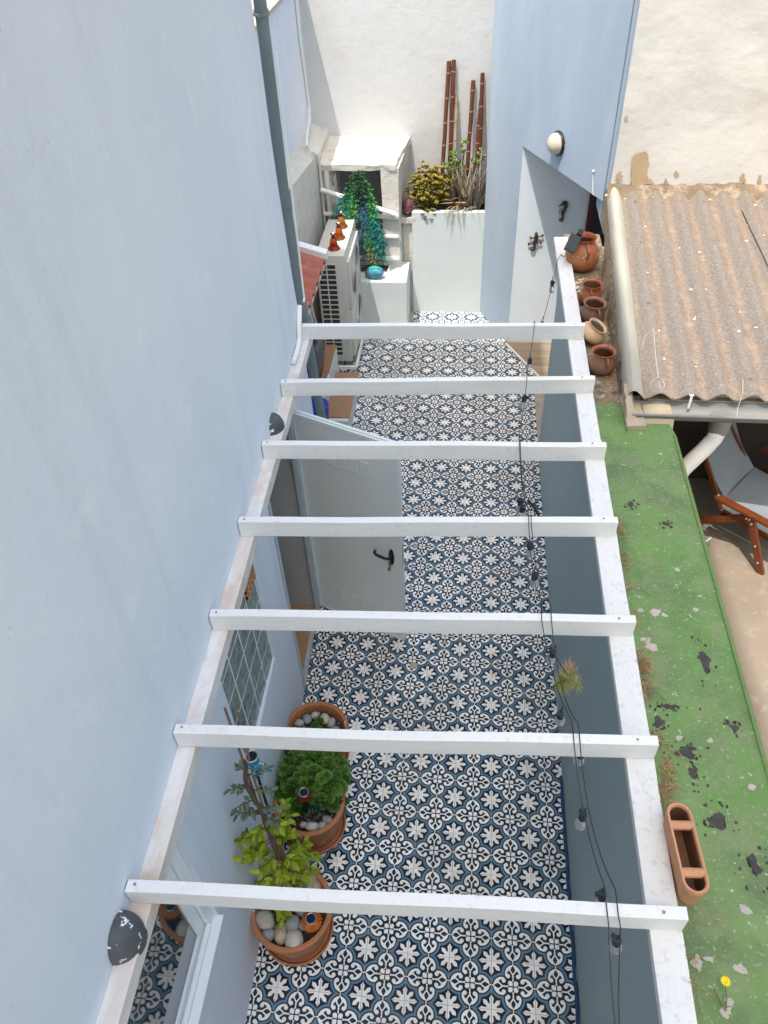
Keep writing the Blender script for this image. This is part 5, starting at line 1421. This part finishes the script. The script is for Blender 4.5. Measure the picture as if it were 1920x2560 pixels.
for i in range(13):
    q = MB(); blade(q, (3.3+rnd(-.3, .9), 31.95, 5.3), (rnd(-1.2, .6), -.8, rnd(.1, 1.2)), rnd(.5, 1.3), rnd(.03, .06), 2.2); q.build('leaf', M['aloe'], al, smooth=True)
q = MB(); blade(q, (3.5, 32.0, 5.5), (-1, -.25, .15), 1.3, .09, .15); q.build('leaf', mat('orange_aloe_leaf', (.45, .24, .10), (.38, .22, .10), 6, .6), al, smooth=True)

gar = thing('plastic_garland', 'artificial hanging garland of green, teal and blue leaves under the slab', 'garland', (-1.2, 30.6, 3.1))
random.seed(3)
def strand(mt, x0, z0, x1, z1, w_, nleaf, L, bow):
    b = MB(); pts = []
    for k in range(13):
        f = k/12; pts.append(Vector((x0+(x1-x0)*f**.55+bow*math.sin(math.pi*f), 30.62-.25*math.sin(math.pi*f*.9)-rnd(0, .05), z0+(z1-z0)*f)))
    b.tube(pts, .02, 4)
    for i in range(nleaf):
        f = rnd(.02, 1)*12; j = min(int(f), 11); p = pts[j].lerp(pts[j+1], f-j)
        d = Vector((rnd(-1, 1), rnd(-1, .3), rnd(-1.1, .5)))
        leaf_blob(b, p, rnd(.8, 1.35)*L, w_*1.35, d)
    b.build('strand', M[mt], gar)
spec_ = []
for i in range(10): spec_.append(('gar_dark', rnd(-1.6, -1.05), 7.5, rnd(-2.0, -.85), rnd(6.3, 5.9), .035, 75, .2))
for i in range(9): spec_.append(('gar_green', rnd(-1.5, -1.1), 7.3, rnd(-2.3, -.7), rnd(5.2, 4.2), .035, 90, .2))
for i in range(6): spec_.append(('gar_teal', rnd(-1.5, -1.1), 7.0, rnd(-2.65, -2.0), rnd(5.0, 4.4), .02, 80, .26))
for i in range(7): spec_.append(('gar_teal', rnd(-1.4, -1.0), 6.4, rnd(-.9, -.35), rnd(4.2, 3.2), .02, 90, .26))
for i in range(7): spec_.append(('gar_blue', rnd(-1.5, -1.1), 7.0, rnd(-1.75, -.4), rnd(4.6, 3.3), .016, 85, .28))
for i in range(6): spec_.append(('gar_green', rnd(-1.3, -1.0), 6.3, rnd(-1.3, -.75), rnd(4.0, 3.2), .035, 90, .18))
for i in range(4): spec_.append(('gar_olive', rnd(-1.05, -.85), 5.0, rnd(-1.1, -.75), rnd(3.1, 2.9), .03, 80, .14))
for m_, x0, z0, x1, z1, w_, nl_, L in spec_: strand(m_, x0, z0, -1.3+(x1+1.3)*1.42, z1, w_, nl_, L, rnd(-.15, .15))

stn = thing('painted_stone', 'turquoise and blue painted oval stone on the white block', 'painted stone', (-.78, 29.75, 2.74))
rot = Matrix.Rotation(-.12, 3, 'Y') @ Matrix.Rotation(-.15, 3, 'Z')
b = MB(); b.ell((-.78, 29.85, 3.02), (.47, .30, .30), 28, 16, rot); 
for i, f in enumerate(b.f):
    cz = sum((b.v[j] for j in f), Vector())/len(f)
    b.mi[i] = 0 if (cz.z-3.02)*.55+(cz.y-29.85)*.8-(cz.x+.78)*.06 > .06 else 1
b.build('body', [M['teal_top'], M['teal_low']], stn, smooth=True)
b = MB(); pts = []
for k in range(21):
    t_ = -1+2*k/20; th = math.sqrt(max(0, 1-t_*t_)); q_ = Vector((t_*.475, -.30*th*.50, .30*th*.87)); q_ = rot @ q_; pts.append(Vector((-.78, 29.85, 3.02))+q_*1.005)
b.tube(pts, .022, 6); b.build('midrib', M['teal_line'], stn, smooth=True)
fg = thing('clay_figurine', 'small plum coloured clay head figurine on the planter ledge', 'figurine', (.72, 31.85, 4.98))
b = MB(); b.ell((.74, 31.85, 5.38), (.29, .28, .40), 20, 14, lump=.1, seed=2); b.build('head', M['fig'], fg, smooth=True)
b = MB()
for sx in (-.11, .10): b.lathe([(.03, 0), (.085, .0), (.10, .02), (.09, .05), (.03, .035), (0, .03)], (.74+sx, 31.60, 5.34), 14, rot=Matrix.Rotation(math.pi/2, 3, 'X'))
b.ell((.74, 31.58, 5.22), (.11, .06, .05), 10, 6); b.box(.55, .93, 31.60, 31.68, 5.5, 5.54)
for sx in (-1, 1): b.tube([(.74+sx*.2, 31.85, 5.6), (.74+sx*.3, 31.85, 5.85)], [.08, .02], 8)
b.build('face', M['fig'], fg, smooth=True)

# ------------------------------------------------------------------ pots on the bare strip
def jar(label, x, yy, z0, rad, h, rim, m_out, m_in, tilt=(0, 0), handles=1, az=-1.3, m_rim=None):
    t = thing('clay_pot', label, 'clay pot', (x, yy, z0), 'clay pots on the strip by the corrugated roof')
    rot = Matrix.Rotation(tilt[0], 3, 'X') @ Matrix.Rotation(tilt[1], 3, 'Y')
    o_ = Vector((x, yy, z0))
    pr_ = [(rad*.58, 0), (rad*.84, h*.09), (rad*.98, h*.25), (rad, h*.38), (rad*.94, h*.57), (rad*.76, h*.76), (rim*.90, h*.83), (rim*.88, h*.88)]
    b = MB(); b.lathe(pr_, o_, 36, rot=rot, cap=False); b.build('body', m_out, t, smooth=True)
    b = MB(); b.lathe([(rim*.88, h*.87), (rim*.95, h*.93), (rim*1.04, h*.99), (rim*1.02, h), (rim*.93, h*.985), (rim*.84, h*.92)], o_, 36, rot=rot, cap=False); b.build('rim', m_rim or m_out, t, smooth=True)
    b = MB(); b.lathe([(rim*.86, h*.93), (rim*.80, h*.86), (rad*.85, h*.6), (rad*.9, h*.4), (rad*.6, h*.16), (0, h*.12)], o_, 30, rot=rot, cap=False); b.build('inside', m_in, t, smooth=True)
    for k in range(handles):
        a_ = az+k*math.pi; d = Vector((math.cos(a_), math.sin(a_), 0))
        pts = [rot @ (d*rim*.98+Vector((0, 0, h*.90))), rot @ (d*(rim*1.16)+Vector((0, 0, h*.89))), rot @ (d*rad*1.16+Vector((0, 0, h*.76))), rot @ (d*rad*1.13+Vector((0, 0, h*.63))), rot @ (d*rad*.96+Vector((0, 0, h*.52)))]
        b = MB(); b.tube([o_+q_ for q_ in pts], rad*.085, 8); b.build('handle', m_rim or m_out, t, smooth=True)
    return t
jar('largest clay pot, orange and round, at the far end of the row by the porch', 7.36, 18.70, 8.84, .52, 1.02, .36, M['redware'], M['glazed'], (0, 0), 2, -1.4, M['glazed'])
jar('small reddish clay pot next after the largest one', 7.42, 16.42, 8.84, .335, .64, .30, M['glazed'], M['terracotta_in'], (0, 0), 2, -1.7)
jar('soot blackened clay pot with a brown rim between the reddish pot and the tilted bowl', 7.38, 15.40, 8.84, .36, .60, .315, M['sooty'], M['terracotta_in'], (.05, .05), 2, -1.3, M['sooty_red'])
jar('sand coloured round bowl tipped over towards the roof', 7.18, 14.28, 8.96, .37, .46, .28, M['bowl'], M['bowl_in'], (.10, .50), 0)
jar('brown smoked clay pot standing alone nearest the green paint', 7.38, 12.80, 8.84, .355, .62, .305, M['sooty_red'], M['terracotta_in'], (0, 0), 2, -1.35, M['glazed'])
ad = thing('plug_adaptor', 'black plug box hooked on the rim of the largest clay pot', 'plug box', (6.95, 18.4, 9.8))
b = MB(); b.xf = Matrix.Translation((6.95, 18.28, 9.84)) @ Matrix.Rotation(-.55, 4, 'Z') @ Matrix.Rotation(.75, 4, 'X') @ Matrix.Rotation(.5, 4, 'Y')
b.box(-.17, .17, -.27, .25, -.09, .09); b.build('box', M['socket'], ad, bevel=.02)
b = MB(); b.xf = Matrix.Translation((6.95, 18.28, 9.84)) @ Matrix.Rotation(-.55, 4, 'Z') @ Matrix.Rotation(.75, 4, 'X') @ Matrix.Rotation(.5, 4, 'Y')
b.box(-.02, .14, .28, .46, -.02, .12); b.build('plug', M['black'], ad, bevel=.02)
b = MB(); b.tube([(7.05, 18.5, 10.0), (7.2, 18.55, 9.95), (7.35, 18.6, 9.7)], .02, 5); b.tube([(6.8, 18.1, 9.8), (6.8, 18.6, 9.25), (6.72, 18.9, 9.16)], .014, 5); b.build('lead', M['wire'], ad)

tr = thing('oval_trough', 'empty oval terracotta trough with two cross bars on the green parapet', 'trough', (7.2, -.05, 9.01))
cx_, cy_, L2, W2, H2 = 7.18, -.10, .63, .175, .52
def oval(an, s_, L, Wd):
    c_, s2 = math.cos(an), math.sin(an)
    y_ = (L-Wd)*(1 if s2 > 0 else -1)*(0 if abs(s2) < 1e-9 else 1)*1.0
    return (cx_+Wd*s_*c_, cy_+(L-Wd)*(1 if s2 >= 0 else -1)+Wd*s_*s2)
def ovring(Wd, z, n=40): return [(*oval(2*math.pi*(k+.5)/n, 1, Wd+(L2-W2), Wd), z) for k in range(n)]
tilt_ = Matrix.Translation((cx_, cy_, 9)) @ Matrix.Rotation(.06, 4, 'Z') @ Matrix.Translation((-cx_, -cy_, -9))
b = MB(); b.xf = tilt_
rings = [ovring(0.137, 9.01), ovring(0.159, 9.2), ovring(0.167, 9.40), ovring(0.181, 9.42), ovring(0.189, 9.50), ovring(0.174, 9.535), ovring(0.144, 9.53), ovring(0.130, 9.49)]
vs = [p for r_ in rings for p in r_]; n = 40
b.add(vs, [(j*n+k, j*n+(k+1) % n, (j+1)*n+(k+1) % n, (j+1)*n+k) for j in range(len(rings)-1) for k in range(n)])
b.build('shell', M['terra_light'], tr, smooth=True)
b = MB(); b.xf = tilt_
rings = [ovring(0.132, 9.49), ovring(0.122, 9.2), ovring(0.111, 9.10)]; vs = [p for r_ in rings for p in r_]
b.add(vs, [(j*n+k, j*n+(k+1) % n, (j+1)*n+(k+1) % n, (j+1)*n+k) for j in range(2) for k in range(n)]+[tuple(range(2*n, 3*n))])
b.build('lining', M['terracotta_in'], tr, smooth=True)
for yy in (.30, -.36):
    b = MB(); b.xf = tilt_
    b.grid(lambda u, v: (cx_-.15+.3*u, cy_+.02+yy+(v-.5)*.12, 9.50+.035*math.sin(math.pi*v)), 6, 6); b.grid(lambda u, v: (cx_-.15+.3*u, cy_+.02+yy+(v-.5)*.12, 9.45), 2, 2); b.build('cross_bar', M['terra_light'], tr, smooth=True)

# ------------------------------------------------------------------ litter, weeds, rope
b = MB(); random.seed(9)
for cx0, cy0, n in ((7.12, 3.3, 90), (7.12, 2.8, 40), (7.15, 1.82, 20), (7.22, 1.25, 55), (7.12, .9, 60), (7.12, 6.6, 30), (7.10, 5.8, 40), (7.08, 5.2, 20), (7.1, 4.4, 16), (7.08, -1.3, 10), (7.06, -1.7, 14)):
    for i in range(n):
        p = Vector((cx0+abs(random.gauss(0, .07))-.03, cy0+random.gauss(0, .16), 9.03+rnd(0, .06))); d = Vector((rnd(-1, 1), rnd(-1, 1), rnd(-.1, .3))).normalized()*rnd(.05, .2)
        b.tube([p, p+d*.5+Vector((0, 0, rnd(0, .03))), p+d], .006, 3)
for i in range(16):
    p = Vector((7.1+rnd(0, .5), rnd(-1, 7), 9.02)); d = Vector((rnd(-1, 1), rnd(-1, 1), 0)).normalized()*rnd(.2, .4)
    b.tube([p, p+d*.5+Vector((rnd(-.05, .05), 0, .02)), p+d], .006, 3)
tag(b.build('dry_straw', M['straw'], None), kind='stuff')
b = MB(); b.tube([(7.44, -1.95, 9.02), (7.36, -1.82, 9.1), (7.31, -1.74, 9.14)], .012, 5)
fl = b.build('flower_stem', M['weed']); tag(fl, 'thin weed with one yellow flower growing from the green paint', 'flower')
b = MB()
for k in range(12): an = k*.52; leaf_blob(b, Vector((7.455, -1.655, 9.16)), .075, .018, Vector((math.cos(an), math.sin(an), .35)))
b.build('petals', M['yellow'], fl)
b = MB(); b.tube([(7.44, -1.95, 9.02), (7.46, -1.8, 9.1), (7.455, -1.66, 9.15)], .01, 5); b.build('stalk', M['weed'], fl)
b = MB()
for i in range(30): b.ell((7.25+rnd(-.18, .3), 17.3+rnd(-.5, .7), 8.85), (rnd(.03, .10), rnd(.03, .10), .02), 7, 4, lump=.5, seed=i)
tag(b.build('plaster_chips', M['shell']), kind='stuff')
b = MB()
b.tube([(6.93+.012*math.sin(k*1.7), 5.8-k*.28, .05+.01*math.sin(k)) for k in range(42)], .045, 7)
tag(b.build('blue_rope', M['rope'], smooth=True), 'dark blue rope lying along the foot of the blue grey wall', 'rope')
b = MB(); b.tube([(6.42, 17.1, .06), (6.62, 16.8, .08), (6.76, 16.4, .08), (6.86, 15.9, .06)], .055, 8); tag(b.build('black_strap', M['black'], smooth=True), 'short black hose lying on the tiles by the wall', 'hose')
b = MB(); b.lathe([(.13, 0), (.13, .012), (.10, .016), (0, .014)], (2.56, 9.25, .002), 20); tag(b.build('floor_drain', mat('tan_drain', (.42, .33, .25), None, 1, .6)), 'small tan floor drain cap in the patterned tiles', 'drain')
b = MB()
for y0_, y1_ in ((-8, 1.9), (5.0, 14.4)):
    pass
b.tube([(7.035, -7.5+k*.9, 9.02+.02*math.sin(k*2.1)) for k in range(20)], .022, 6)
tag(b.build('loose_cable', M['pvc_white'], smooth=True), 'thin white cable running along the outer edge of the wall plate', 'cable')
